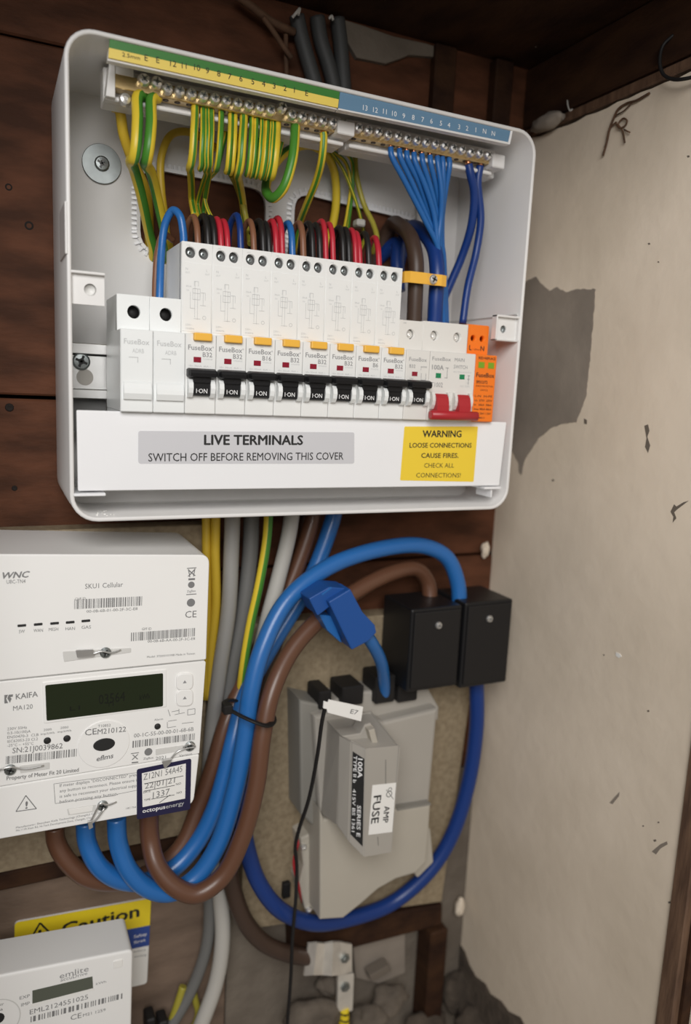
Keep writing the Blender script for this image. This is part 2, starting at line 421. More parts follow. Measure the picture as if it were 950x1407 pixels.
# boards the meter and the service fuse are screwed to
mb_ = put('mounting_board', MB().box(-140, 136, -18, -.6, -328.5, -97.5, .6), 'chipboard'); tag(mb_, 'beige chipboard mounting board behind the large smart meter', 'board')
P = ats([(318, 842), (560, 842), (652, 850), (605, 1240), (345, 1278), (322, 1278)], -18)
P = [Vector((168, -18, -172)), Vector((372, -18, -178)), Vector((352, -18, -446)), Vector((166, -18, -420))]
o = put('fuse_board', MB().prism(P, -18, -.6, .6), 'chipboard'); tag(o, 'beige chipboard panel behind the grey service fuse', 'board')
P2 = [Vector((210, 0, -431)), Vector((352, 0, -447.5)), Vector((353, 0, -468)), Vector((212, 0, -462))]
o = put('batten', MB().prism(P2, -20, .3, 1.5), 'timber_dark'); tag(o, 'dark timber batten along the lower edge of the fuse board', 'batten')
o = put('timber_post', MB().box(340, 358, -24, .3, -760, -470, 2), 'timber_dark'); tag(o, 'dark upright timber stub below the fuse board by the wall', 'post')
# ------------------------------------------------------------------ consumer unit enclosure
XL, XR, ZT, ZB, YF = 38.2, 332.8, 172.3, -79.6, -91.0
en = thing('consumer_unit', (185, -45, ZB), 'open white plastic consumer unit enclosure with its front cover removed', 'enclosure')
def rrect(x0, x1, z0, z1, r, n=7): 
    out = []
    for cx, cz, a in ((x1-r, z1-r, 0), (x0+r, z1-r, 90), (x0+r, z0+r, 180), (x1-r, z0+r, 270)):
        out += [(cx+r*math.cos(math.radians(a+90*i/n)), cz+r*math.sin(math.radians(a+90*i/n))) for i in range(n+1)]
    return out
def rr3(d, y, r=15.): return [Vector((x, y, z)) for x, z in rrect(XL+d, XR-d, ZB+d, ZT-d, max(r-d, 1))]
t = MB()
t.loft([rr3(1.5, -.2), rr3(.4, -2), rr3(0, -6), rr3(0, YF+.8), rr3(.3, YF+.2), rr3(.8, YF), rr3(1.6, YF), rr3(2.1, YF+.2), rr3(2.4, YF+.8), rr3(2.6, -3.2)], cap=False, smooth=True)
op1 = rpoly([(90, 82), (176, 82), (175, 131), (90, 133)], 12); op2 = rpoly([(195, 82), (296, 82), (296, 126), (195, 133)], 12)
holed(t, [(p.x, p.z) for p in rr3(1.6, 0)], [op1, op2], -3.2, -.4)
put('base_tray', t, 'tray_plastic', en)
for op in (op1, op2):
    t = MB(); n = len(op); cx = sum(p[0] for p in op)/n; cz = sum(p[1] for p in op)/n
    # edging strip clipped round the cable opening with a row of teeth
    L = []; per = 0
    ins = [Vector((p[0], 0, p[1])) for p in op]
    for i in range(n):
        a, b = ins[i], ins[(i+1) % n]; ln = (b-a).length; d = (b-a)/max(ln, 1e-6); nv = Vector((-d.z, 0, d.x))
        if ((a+b)/2+nv-Vector((cx, 0, cz))).length < ((a+b)/2-Vector((cx, 0, cz))).length: nv = -nv
        t.loft([[a-nv*.6+Vector((0, -3.2, 0)), a-nv*.6+Vector((0, -5.6, 0)), a+nv*1.6+Vector((0, -5.6, 0)), a+nv*1.6+Vector((0, -3.2, 0))], [b-nv*.6+Vector((0, -3.2, 0)), b-nv*.6+Vector((0, -5.6, 0)), b+nv*1.6+Vector((0, -5.6, 0)), b+nv*1.6+Vector((0, -3.2, 0))]])
        k = per
        while k < ln:
            q = a+d*k; t.loft([[q+nv*1.5+Vector((0, -3.2, 0)), q+nv*1.5+Vector((0, -5., 0)), q+nv*4.6+Vector((0, -4.2, 0)), q+nv*4.6+Vector((0, -3.2, 0))], [q+d*1.5+nv*1.5+Vector((0, -3.2, 0)), q+d*1.5+nv*1.5+Vector((0, -5., 0)), q+d*1.5+nv*4.6+Vector((0, -4.2, 0)), q+d*1.5+nv*4.6+Vector((0, -3.2, 0))]])
            k += 3.1
        per = k-ln
    put('grommet_strip', t, 'cover_white', en, label='white toothed edging strip round a cable opening')
# seams and steps in the side walls
put('side_seam', MB().box(XR-3.2, XR-2.3, -88, -4, 55.0, 55.8), 'meter_grey', en)
put('side_step', MB().box(XL-.7, XL+.6, YF-.5, -60, 62, 88, .3), 'tray_plastic', en)
put('floor_step', MB().box(XL+4, XR-4, -45, -3.5, ZB+2.4, ZB+13, 1.2), 'tray_plastic', en)
put('back_rib', MB().box(293, 296, -6, -3, 40, 140, .6), 'tray_plastic', en)
# screw lugs for the front cover
for x0, x1, z0, z1 in ((XL+1.6, 57.5, 37.5, 54.5), (311.5, XR-1.6, 36.8, 53.8)):
    cx, cz = (x0+x1)/2+(1.5 if x0 < 100 else -2), (z0+z1)/2-.5
    t = MB(); holed(t, [(x0+.1, z0+.1), (x1-.1, z0+.1), (x1-.1, z1-.1), (x0+.1, z1-.1)], [circ(cx, cz, 3.2 if x0 < 100 else 2.6, 18)], -88, -85.5)
    t.box(x0, x1, -90.8, -85, z1-1.4, z1, .3)
    if x0 > 100: t.box(x0, x1, -90.6, -85, z0, z0+1.2, .3); t.box(x0, x0+1.2, -90.6, -85, z0, z1, .3); t.box(x1-1.2, x1, -90.6, -85, z0, z1, .3)
    lug = put('screw_lug', t, 'tray_plastic', en)
    put('screw_hole' if x0 < 100 else 'screw', MB().lathe((cx, -84.5, cz), (0, -1, 0), [(0, 3.4), (.8, 3.2), (1., 2.2), (0.4, 1.6), (.4, 0)], 16), 'meter_grey' if x0 < 100 else 'zinc', lug)
put('cover_ledge', MB().box(XL+2, 57, -92, -70, -65, -63.4, .3), 'cover_white', en)
put('cover_ledge', MB().box(311, 325, -92, -70, -65, -63.4, .3), 'cover_white', en)
put('ledge_rib', MB().box(318, 319, -90, -72, -71, -65), 'cover_white', en)
# fixing washer with its screw
c = at(140, 225, -5)
ws = put('fixing_washer', MB().lathe(c+Vector((0, 1.5, 0)), (0, -1, 0), [(0, 11.6), (1.2, 11.8), (1.6, 11.5), (1.6, 4)], 36, False), 'zinc', en)
def crosshead(c, r, h=1.6, ax=(0, -1, 0), n=14, mb=None, rot=.4):
    """domed screw head with a cross recess"""
    t = mb or MB(); c = Vector(c); a = Vector(ax).normalized(); u = a.orthogonal().normalized(); v = a.cross(u)
    cr, s = math.cos(rot), math.sin(rot); u, v = u*cr+v*s, v*cr-u*s
    t.lathe(c, a, [(0, r), (h*.5, r), (h*.85, r*.8), (h, r*.35), (h*.75, r*.2), (h*.2, 0)], n, False)
    return t
def slotbits(c, r, h, ax=(0, -1, 0), rot=.4):
    t = MB(); c = Vector(c); a = Vector(ax).normalized(); u = a.orthogonal().normalized(); v = a.cross(u)
    cr, s = math.cos(rot), math.sin(rot); u, v = u*cr+v*s, v*cr-u*s
    for p, q in ((u, v), (v, u)):
        t.quad([c+a*h+p*r*.72*sa+q*r*.14*sb for sa, sb in ((-1, -1), (1, -1), (1, 1), (-1, 1))])
    return t
put('screw', crosshead(c+Vector((0, .2, 0)), 4.6, 2.2), 'zinc', ws)
put('screw_recess', slotbits(c+Vector((0, .2, 0)), 4.2, 2.4), 'print_grey', ws)
# DIN rail
t = MB(); t.box(43, 318, -35, -33.5, -7.5, 13.2); t.box(43, 318, -37.5, -35, 13.2, 19.5, .4); t.box(43, 318, -37.5, -35, -13.3, -7.8, .4); t.box(43, 318, -35, -28, 18.4, 19.4); t.box(43, 318, -35, -28, -13.2, -12.2)
dr = put('din_rail', t, 'galvanised', en)
put('rail_gap', MB().box(43, 318, -35.3, -35.02, 12.2, 13.4), 'soft_black', dr)
put('keyhole', MB().prism(circ(52.7, -.6, 4.9, 24), -35.3, -34.9), 'fuse_grey', dr)
c = Vector((50.6, -35, 8.7)); put('screw', crosshead(c, 5.2, 2.4, n=18), 'zinc', dr); put('screw_recess', slotbits(c, 5, 2.6), 'print_black', dr)
put('rail_bracket', MB().box(43, 66, -28, -4, -34, -14), 'grey_dark_cable', dr)
# white crumbs lying in the lower left corner
t = MB()
for k in range(16):
    x, y, s = R_.uniform(52, 64), R_.uniform(-88, -70), R_.uniform(.3, .8)
    t.box(x, x+s, y, y+s, ZB+2.5, ZB+2.5+s*.7)
o = put('plaster_crumbs', t, 'sticker_white'); tag(o, 'white plaster crumbs in the lower left corner of the enclosure', 'crumbs', None, 'stuff')
# ------------------------------------------------------------------ live terminals cover
cv = thing('terminal_cover', (185, -88, -62), 'long white plastic cover strip below the breakers with two stickers', 'cover')
cp = rpoly([(42.6, -62.3), (324.8, -62.8), (326.8, -18.2), (42.3, -18.2)], .8, 2)
t = MB(); t.prism(cp, -90.0, -88, .5); t.box(44, 324, -88, -60, -62, -60.6); 
put('cover_strip', t, 'cover_white', cv)
Yc = -90.05
def px(p, Y): return at(p[0], p[1], Y)
st = put('label_sticker', MB().prism(rpoly(ats([(190, 592), (487, 594), (487, 637), (190, 637)], Yc), 1.6), Yc-.12, Yc), 'sticker_grey', cv)
t = MB()
text(t, 'LIVE TERMINALS', px((281, 611), Yc-.12), px((416, 611), Yc-.12), 6.0, .034)
text(t, 'SWITCH OFF BEFORE REMOVING THIS COVER', px((204, 634), Yc-.12), px((472, 631.5), Yc-.12), 4.9, .004)
put('lettering', t, 'print_black', st)
sy = put('warning_sticker', MB().prism(rpoly(ats([(556, 586), (657, 586), (651, 662), (550, 660)], Yc), .8), Yc-.12, Yc), 'sticker_yellow', cv)
t = MB()
for s, x0, x1, y, h, b in (('WARNING', 581, 634, 600.5, 4.6, .03), ('LOOSE CONNECTIONS', 563, 648, 615, 3.3, .02), ('CAUSE FIRES.', 579, 630, 629, 3.3, .02), ('CHECK ALL', 583, 624, 642.5, 3.2, .0), ('CONNECTIONS!', 572, 633, 656, 3.2, .0)):
    text(t, s, px((x0, y), Yc-.12), px((x1, y), Yc-.12), h, b)
put('lettering', t, 'print_black', sy)
# ------------------------------------------------------------------ breakers on the rail
NF, SH = -94.0, -82.5          # nose front, shoulder front
NZ0, NZ1 = -18.2, 26.4
PW = 17.7
def nose(x, w, m, par, body=True):
    """lower front block of a device"""
    t = MB(); t.box(x+.12, x+w-.12, NF, -40, NZ0, NZ1, .5); return t
def shoulder(t, x, w, ztop, holes, depth=6.):
    """upper block with open terminal holes; the block behind closes them"""
    holed(t, [(x+.18, NZ1-3), (x+w-.18, NZ1-3), (x+w-.18, ztop), (x+.18, ztop)], [circ(cx, cz, r, 18) for cx, cz, r in holes], SH, SH+depth)
    t.box(x+.22, x+w-.22, SH+depth-.01, -40.1, NZ1-3.1, ztop-.03, .0)
def lower(t, x, w): t.box(x+.3, x+w-.3, -80, -40, -36, NZ0)
def wells(par, x, holes, screw='steel', k=.74, dp=5.9):
    for cx, cz, r in holes:
        o = put('terminal_well', MB().lathe((cx, SH+dp, cz), (0, -1, 0), [(0, r*.98), (.4, r*.98), (.4, 0)], 18), 'print_grey', par)
        if screw: put('terminal_screw', crosshead((cx, SH+dp-.7, cz), r*k, 1.6, n=12, rot=cx % 3), screw, o)
# two blank modules
def blank(i, x, label):
    th = thing('blank_module', (x+PW/2, -60, NZ0), label, 'blank module', 'white blank modules on the rail')
    t = nose(x, PW, None, th); hs = [(x+9.2, 36.4, 3.7)]
    shoulder(t, x, PW, 45.4, hs); lower(t, x, PW); put('body', t, 'blank_plastic', th); 
    put('terminal_well', MB().lathe((hs[0][0], SH+5.9, hs[0][1]), (0, -1, 0), [(0, 3.6), (.5, 3.6), (.5, 0)], 18), 'soft_black', th)
    # moulded dummy lever: a shallow barrel
    sec = [(NF+.5, -1), (NF-1.2, -2.5), (NF-2.4, -5.5), (NF-2.7, -8), (NF-1.6, -11.2), (NF+.5, -11.6)]
    t = MB(); t.loft([[(x+1.6, y, z) for y, z in sec], [(x+PW-1.2, y, z) for y, z in sec]]); put('dummy_lever', t, 'blank_plastic', th)
    t = MB(); Y = NF-.02
    ltext(t, 'FuseBox', x+2.0, 18.4, Y, 3.0, 13.4, bold=.006); ltext(t, 'ADRB', x+6.4, 13.8, Y, 2.4, 6.2)
    line(t, (x+4.5, Y, 11.4), (x+9.5, Y, 11.4), .35); line(t, (x+9.3, Y, 11.4), (x+9.3, Y, 8.6), .35)
    put('printed_marking', t, 'print_faint', th); return th
XB = 64.6
blank(0, XB, 'white blank module marked ADRB, leftmost device on the rail')
blank(1, XB+PW, 'white blank module marked ADRB touching the tall breakers')
# switch lever with I-ON, white cheeks either side
def lever(th, x, w, short=False):
    t = MB()
    sec = [(NF+.4, 7.4), (NF-3.6, 7.2), (NF-6.2, 6.4), (NF-7., 4.6), (NF-6.4, 2.6), (NF-3.2, 2.0), (NF+.4, 2.2)]
    def shr(xx, k): return [(xx, NF+(y-NF)*k, 4.7+(z-4.7)*k) for y, z in sec]
    t.loft([shr(x+.6, .7), shr(x+1.6, 1), shr(x+w-1.6, 1), shr(x+w-.6, .7)])
    sec2 = [(NF+.4, 2.4), (NF-4.2, 2.4), (NF-4.0, -.6), (NF-3.4, -.9), (NF-3.3, -1.5), (NF-3.1, -7.6), (NF+.4, -8.2)]
    t.loft([[(x+3.6, y, z) for y, z in sec2], [(x+w-4.0, y, z) for y, z in sec2]])
    lv = put('lever', t, 'black_plastic', th)
    t = MB(); ltext(t, 'I·ON', x+w/2-.2, -6.4, NF-3.4, 2.6, 6.4, 'c', bold=.004); put('lever_lettering', t, 'print_white', lv)
    for s in (0, 1):
        xa, xb = (x+1.0, x+3.7) if s == 0 else (x+w-4.1, x+w-1.4)
        sc = [(NF+.3, 1.6), (NF-2.4, 1.2), (NF-4.3, -.8), (NF-4.9, -3.6), (NF-4.3, -6.4), (NF-2.4, -8.8), (NF+.3, -9.6)]
        t = MB(); t.loft([[(xa, y, z) for y, z in sc], [(xb, y, z) for y, z in sc]]); put('lever_cheek', t, 'blank_plastic', th)
def rcbo(i, x, rating, label):
    th = thing('circuit_breaker', (x+PW/2, -60, NZ0), label, 'circuit breaker', 'tall white circuit breakers in a row')
    t = nose(x, PW, None, th); hs = [(x+5.0, 71.6, 3.15), (x+12.6, 71.6, 3.15)]
    shoulder(t, x, PW, 77.2, hs); lower(t, x, PW); put('body', t, 'breaker_plastic', th)
    put('front_label', MB().prism([(x+.5, 28), (x+PW-.5, 28), (x+PW-.5, 66), (x+.5, 66)], SH-.25, SH+.1, .15, 1), 'breaker_plastic', th)
    wells(th, x, hs, 'zinc', .5, 4.6)
    t = MB(); t.box(x+4.2, x+14.6, NF-2.6, SH-.2, 22.6, 26.9, .6, 2); b = put('test_button', t, 'yellow_button', th)
    put('window', MB().box(x+4.6, x+8.9, NF-.25, NF+.1, 10.6, 13.6, .1), 'red_window', th)
    lever(th, x, PW)
    t = MB(); Y = NF-.02
    ltext(t, 'FuseBox', x+1.5, 17.4, Y, 2.9, 13.6, bold=.012); ltext(t, '®', x+15.2, 19, Y, .9)
    ltext(t, rating, x+15.2, 13.9, Y, 2.7, None, 'r', bold=.008)
    put('printed_marking', t, 'print_light', th)
    t = MB()
    ltext(t, 'TEST', x+9.2, 21.0, Y, .8, None, 'c'); ltext(t, 'NTA306932B', x+10.2, 12.3, Y, .8, 5.2); ltext(t, 'I∆n 30mA  6kA ~', x+2, 8.2, Y, 1.0, 12.8)
    Yl = SH-.3
    # circuit diagram and terminal marks on the shoulder
    ltext(t, 'N', x+2.2, 61.8, Yl, 1.4); ltext(t, 'OUT', x+2.0, 60, Yl, .9); ltext(t, 'L', x+14, 61.8, Yl, 1.4); ltext(t, 'OUT', x+13.4, 60, Yl, .9)
    ltext(t, 'LINE', x+2.6, 75.0, SH-.02, .8)
    for a, b in (((5, 50), (5, 41)), ((5, 41), (7.6, 41)), ((7.6, 56), (7.6, 36)), ((9.2, 52), (9.2, 35)), ((6.4, 52), (10.6, 52)), ((6.4, 49.5), (10.6, 49.5)), ((6.4, 52), (6.4, 46)), ((10.6, 52), (10.6, 46)), ((6.4, 46), (10.6, 46)), ((7.2, 56), (9.6, 56)), ((7.2, 56), (7.2, 53.4)), ((9.6, 56), (9.6, 53.4)), ((12.4, 50), (12.4, 43)), ((10.6, 43), (14, 43)), ((11, 50), (13.6, 50)), ((13.6, 50), (13.6, 46)), ((7, 35.4), (11, 35.4))):
        line(t, (x+a[0], Yl, a[1]), (x+b[0], Yl, b[1]), .22)
    ring(t, (x+13.2, 36.2), 1.1, .25, Yl-.1, 12)
    ltext(t, '30mA', x+2.4, 52.6, Yl, 1.0); ltext(t, 'Un', x+2.8, 50.4, Yl, 1.0); ltext(t, '230V~', x+2.4, 31.2, Yl, 1.1); ltext(t, '50/60Hz', x+2.4, 29.2, Yl, 1.1)
    put('fine_print', t, 'print_faint', th)
    return th
X1 = XB+2*PW
RT = ['B32', 'B32', 'B16', 'B32', 'B32', 'B32', 'B6', 'B32']
for i in range(8):
    rcbo(i, X1+i*PW, RT[i], {0: 'first tall white breaker marked B32, next to the blank modules', 2: 'tall white breaker marked B16, third from the blank modules', 6: 'tall white breaker marked B6, seventh from the blank modules', 7: 'last tall white breaker marked B32, beside the short one'}.get(i, ORD[i]+' tall white breaker from the left, marked B32'))
# short breaker
x = X1+8*PW
th = thing('circuit_breaker', (x+PW/2, -60, NZ0), 'short white breaker marked B32 between tall breakers and main switch', 'circuit breaker')
t = nose(x, PW, None, th); hs = [(x+8.6, 36.8, 3.3)]
shoulder(t, x, PW, 45.4, hs); lower(t, x, PW); put('body', t, 'switch_plastic', th); wells(th, x, hs, 'steel', .88, 4.6)
put('window', MB().box(x+4.6, x+8.6, NF-.25, NF+.1, 9.8, 12.6, .1), 'red_window', th); lever(th, x, PW)
t = MB(); Y = NF-.02; ltext(t, 'FuseBox', x+2., 19.2, Y, 2.6, 13); ltext(t, 'B32', x+2.4, 15, Y, 2.2)
put('printed_marking', t, 'print_light', th)
t = MB(); ltext(t, '6000', x+10.8, 15.4, Y, 1.1, 4.6); ltext(t, '3', x+10.8, 13.8, Y, 1.0); ltext(t, '230V', x+3, 7.6, Y, 1.)
for a, b in (((11.5, 12), (11.5, 7.6)), ((15, 12), (15, 7.6)), ((11.5, 7.6), (15, 7.6))): line(t, (x+a[0], Y, a[1]), (x+b[0], Y, b[1]), .25)
ltext(t, 'LINE', x+2.6, 43.2, SH-.02, .8); put('fine_print', t, 'print_light', th)
# main switch
x = X1+9*PW; W2 = 2*PW
th = thing('main_switch', (x+W2/2, -60, NZ0), 'cream main switch with red double lever marked 100A MAIN SWITCH', 'main switch')
t = nose(x, W2, None, th); hs = [(x+9.0, 37.2, 3.3), (x+27.0, 37.2, 3.3)]
shoulder(t, x, W2, 46.0, hs); lower(t, x, W2); put('body', t, 'switch_plastic', th); wells(th, x, hs, 'steel', .88, 4.6)
for dx in (4.8, 23.2): put('window', MB().box(x+dx, x+dx+4., NF-.25, NF+.1, 9.4, 12.6, .1), 'green_window', th)
t = MB()
for dx in (3.6, 20.6):
    sec = [(NF+.3, -.6), (NF-2.8, -.8), (NF-5.2, -3.2), (NF-6.4, -8), (NF-6.4, -13), (NF+.3, -13)]
    t.loft([[(x+dx, y, z) for y, z in sec], [(x+dx+9, y, z) for y, z in sec]])
t.lathe((x-.6, NF-5.2, -14.4), (1, 0, 0), [(0, 2.2), (.5, 3.1), (W2+.6, 3.1), (W2+1.1, 2.4)], 14)
t.box(x+.2, x+W2, NF-6, NF-1, -17, -11.6, .8)
put('lever', t, 'red_plastic', th)
for dx in (1.2, 13.4, 18.6, 30.4):
    sc = [(NF+.3, .6), (NF-2.2, .2), (NF-3.6, -2.), (NF-4.2, -5), (NF-3.6, -8), (NF-2, -10.6), (NF+.3, -11.6)]
    t = MB(); t.loft([[(x+dx, y, z) for y, z in sc], [(x+dx+2.3, y, z) for y, z in sc]]); put('lever_cheek', t, 'switch_plastic', th)
t = MB(); Y = NF-.02
ltext(t, 'FuseBox', x+1.4, 20.6, Y, 2.5, 14.2); ltext(t, 'MAIN', x+18.6, 20.8, Y, 2.4, 7.6); ltext(t, '100A', x+1.6, 14.8, Y, 3.1, 8.8, bold=.012); ltext(t, 'SWITCH', x+18.2, 16.2, Y, 2.5, 10.6); ltext(t, 'IT1002', x+.9, 3.6, Y, 3.2, 9.6)
for a, b in (((13.4, 16.5), (13.4, 9.5)), ((11.6, 9.8), (13.8, 9.8)), ((12, 16.2), (14.4, 16.2)), ((29.5, 12), (31.4, 12)), ((29.5, 9.6), (31.4, 9.6)), ((30.4, 12), (30.4, 6))): line(t, (x+a[0], Y, a[1]), (x+b[0], Y, b[1]), .35)
put('printed_marking', t, 'print_light', th)
t = MB(); ltext(t, 'IEC/EN 60947-3', x+18.2, 13.6, Y, 1.0, 14); ltext(t, 'AC-22A', x+24, 4.4, Y, 1.3, 7.6); ltext(t, '230V', x+28.5, 6.8, Y, 1.0); put('fine_print', t, 'print_faint', th)
# surge protector
x = X1+11*PW
th = thing('surge_protector', (x+PW/2, -60, NZ0), 'orange surge protector module marked L and N at the right end', 'surge protector')
t = nose(x, PW-.6, None, th); hs = [(x+4.4, 37.6, 2.3), (x+11.8, 37.6, 2.3)]
xw = PW-.6
holed(t, rpoly([(x-.4, NZ1-3), (x+xw-.4, NZ1-3), (x+xw-.4, 46.6), (x-.4, 46.6)], [0, 0, 1.5, .5]), [circ(cx, cz, r, 18) for cx, cz, r in hs], SH, SH+6); t.box(x+.25, x+xw-.45, SH+5.98, -40.1, NZ1-3.1, 46.4); lower(t, x, PW)
put('body', t, 'orange_plastic', th)
for cx, cz, r in hs: put('terminal_well', MB().lathe((cx, SH+5.9, cz), (0, -1, 0), [(0, r), (.5, r), (.5, 0)], 16), 'red_window', th)
for dx in (2.2, 10): put('window', MB().box(x+dx, x+dx+4.8, NF-.25, NF+.1, 17.6, 21.6, .1), 'lime_window', th)
t = MB(); Y = NF-.02
ltext(t, 'L', x+1.6, 29.6, SH-.02, 3.4, bold=.02); ltext(t, 'N', x+10.8, 29.6, SH-.02, 3.4, bold=.02); ltext(t, '1,2Nm', x+4.6, 29.8, SH-.02, 1.1, 5.4)
ltext(t, 'RED=REPLACE', x+2, 23.4, Y, 1.7, 13.6, bold=.02); ltext(t, 'FuseBox', x+1.0, 11.6, Y, 3.0, 14.6, bold=.02); ltext(t, 'SPDCUT2', x+1.4, 7.4, Y, 2.0, 9, bold=.02); ltext(t, 'SURGE PROTECTION', x+1.4, 5.2, Y, 1.1, 13.8)
ltext(t, 'DEVICE', x+5.4, 2.6, Y, 1.1, 5.6)
for k, s in enumerate(('     L-N  N-PE', 'Uc  275V  255V', 'In   20kA  20kA', 'Imax 40kA 40kA', 'Up  1.5kV 1.5kV', 'IEC 61643-11')): ltext(t, s, x+1.0, -1.6-k*2.9, Y, 1.35, 14.2 if k < 5 else 9, bold=.012)
put('printed_marking', t, 'print_black', th)
# ------------------------------------------------------------------ terminal bars under the top edge
def earthbar():
    th = thing('earth_terminal_bar', (130, -70, 150), 'brass earth terminal bar with green and yellow numbered strip', 'terminal bar')
    t = MB(); t.box(61, 204, -60, -48, 148.6, 167, .6); t.box(61, 204, -66, -60, 148.6, 151, .6)
    t.prism([(61, 149), (66, 149), (66, 166), (63, 166)], -70, -58, .5); t.box(196, 207.5, -74, -56, 152.6, 160.6, .6); t.box(66, 76, -69, -60, 161.2, 165.6, .5)
    put('holder', t, 'tray_plastic', th)
    b = put('brass_bar', MB().box(64.6, 197, -69, -60.5, 154.4, 161.6, .4), 'brass', th)
    SP = lambda pp: ats(pp, -89.5)
    ls = put('number_strip', MB().prism(SP([(149, 79), (464.5, 148), (466, 136), (150, 65)]), -89.5, -88.4), 'strip_yellow', th)
    put('green_band', MB().prism(SP([(150, 65.5), (466, 136.5), (467, 126), (151, 53)]), -89.6, -88.4), 'strip_green', ls)
    put('strip_backing', MB().prism(SP([(148, 82), (464.5, 150), (466, 136), (150, 65)]), -88.4, -84, .4), 'tray_plastic', ls)
    t = MB(); Y = -89.62
    nums = [('2.5mm', 168, 73), ('E', 202, 79.5), ('E', 218, 82.5), ('12', 237, 87), ('11', 253, 90), ('10', 270, 92.5), ('9', 286, 97), ('8', 301.5, 101), ('7', 316.5, 105), ('6', 332, 108), ('5', 348.5, 112), ('4', 363, 115), ('3', 378, 118), ('2', 392.5, 121), ('1', 407, 124), ('E', 422.5, 128)]
    for s, xx, yy in nums:
        q = at(xx, yy, Y); ltext(t, s, q.x-(1.2 if len(s) < 3 else 0), q.z-1.5, Y, 3.1 if len(s) < 3 else 2.0, 9 if len(s) > 3 else None)
    put('lettering', t, 'print_black', ls)
    xs = [80.8, 87.6]+[93.6+6.65*k for k in range(16)]
    for k, xx in enumerate(xs):
        big = k < 2; z = 160.4 if big else 158.4
        if k == 12: z = 160.6
        s = put('terminal_screw', crosshead((xx, -69, z), 3.4 if big else 3.15, 5.2 if k != 12 else 7, n=12, rot=k*.7), 'steel', th)
        put('screw_recess', slotbits((xx, -69, z), 2.9 if big else 2.6, 5.3 if k != 12 else 7.1, rot=k*.7), 'zinc', s)
    s = put('end_screw', crosshead((71.5, -66, 149.8), 3.4, 4, rot=.2), 'steel', th)
    t = MB()
    for k in range(18):
        t.lathe((80.8+k*6.55, -65.4, 154.5), (0, 0, -1), [(0, 1.7), (.4, 1.7), (.4, 1.2), (0, 0)], 8)
    put('wire_ports', t, 'brown_dark', b)
    return th
earthbar()
def neutralbar():
    th = thing('neutral_terminal_bar', (262, -70, 150), 'neutral terminal bar with blue numbered strip and silver screws', 'terminal bar')
    t = MB(); t.box(207.8, 322, -60, -48, 148.6, 167, .6); t.box(207.8, 316, -66, -60, 148.6, 151, .6); t.box(311, 321, -73, -56, 151.6, 160.4, .6)
    put('holder', t, 'tray_plastic', th)
    b = put('brass_bar', MB().box(207.9, 312.5, -68.5, -60.5, 154.2, 161.2, .4), 'brass', th)
    SP = lambda pp: ats(pp, -89.5)
    ls = put('number_strip', MB().prism(SP([(465, 149), (698, 196), (702, 178), (467.5, 126)]), -89.6, -88.4), 'strip_blue', th)
    put('strip_edge', MB().prism(SP([(698, 198), (700.5, 198.5), (705, 177.5), (702, 178)]), -89.9, -86), 'cover_white', ls)
    put('strip_lip', MB().prism(SP([(465, 151), (699, 198.5), (698.5, 195.5), (465, 148.8)]), -89.8, -85), 'tray_plastic', ls)
    t = MB(); Y = -89.62
    for s, xx, yy in [('13', 502, 150), ('12', 516, 153), ('11', 529, 155), ('10', 542, 158), ('9', 555, 161), ('8', 568, 163), ('7', 581, 166), ('6', 593, 168), ('5', 606, 171), ('4', 617, 173.5), ('3', 631, 176), ('2', 642, 178), ('1', 654, 180), ('N', 666, 182), ('N', 678, 185)]:
        q = at(xx, yy, Y); ltext(t, s, q.x, q.z-.7, Y, 3.0, None, 'c')
    put('lettering', t, 'print_white', ls)
    for k in range(15):
        xx = 210.9+6.93*k; z = 158.6+R_.uniform(-.3, .5)
        s = put('terminal_screw', crosshead((xx, -68.5, z), 3.15, 5.0, n=12, rot=k*.9), 'steel', th)
        put('screw_recess', slotbits((xx, -68.5, z), 2.6, 5.1, rot=k*.9), 'zinc', s)
    t = MB()
    for k in range(15): t.lathe((210.9+6.93*k, -65, 154.3), (0, 0, -1), [(0, 1.7), (.4, 1.7), (.4, 1.2), (0, 0)], 8)
    put('wire_ports', t, 'brown_dark', b)
    return th
neutralbar()
# ------------------------------------------------------------------ wiring inside the enclosure
def wire(name, pts, r, m, label, cat='wire', group=None, roll=0., n=10, ends=None, per=8, flat=1.):
    o = put(name, MB().tube(pts, r, n, per, roll, flat=flat), m, base=pts[0])
    tag(o, label, cat, group)
    if ends:
        for e in ends:
            a, b = (Vector(pts[0]), Vector(pts[1])) if e == 0 else (Vector(pts[-1]), Vector(pts[-2]))
            d = (a-b).normalized()
            put('copper_end', MB().tube([a-d*.4, a+d*2.6], r*.62, 8, 1, spline=False), 'copper', o)
    return o
V = Vector
# two fat earth loops on the left
def hang(px, y0, yb, Ya, Yb, xb=None):
    """loop hanging from a terminal: down in front, round the bend and back up behind"""
    p = at(px, y0, Ya)
    return p
fat = [([V((82.2, -65, 155)), at(190, 132, -68), at(189, 165, -75), at(187, 200, -77), at(184, 217, -74), at(180, 222, -66), at(184, 232, -56), at(194, 268, -40), at(205, 320, -16), at(211, 346, -6), V((99, 10, 70))], .57, 'thick yellow and green earth wire looping down, leftmost on the bar'),
       ([V((89.6, -65, 155)), at(209, 136, -68), at(208, 170, -75), at(205, 202, -77), at(202, 219, -74), at(200, 225, -66), at(207, 236, -56), at(214, 262, -42), at(224, 308, -26), at(232, 345, -12), V((106, 10, 74))], .07, 'thick green and yellow earth wire, second loop from the left')]
for pts, roll, lb in fat: wire('earth_wire', pts, 3.1, 'earth_halves', lb, 'wire', 'thick earth loops at the left', roll=roll, n=12)
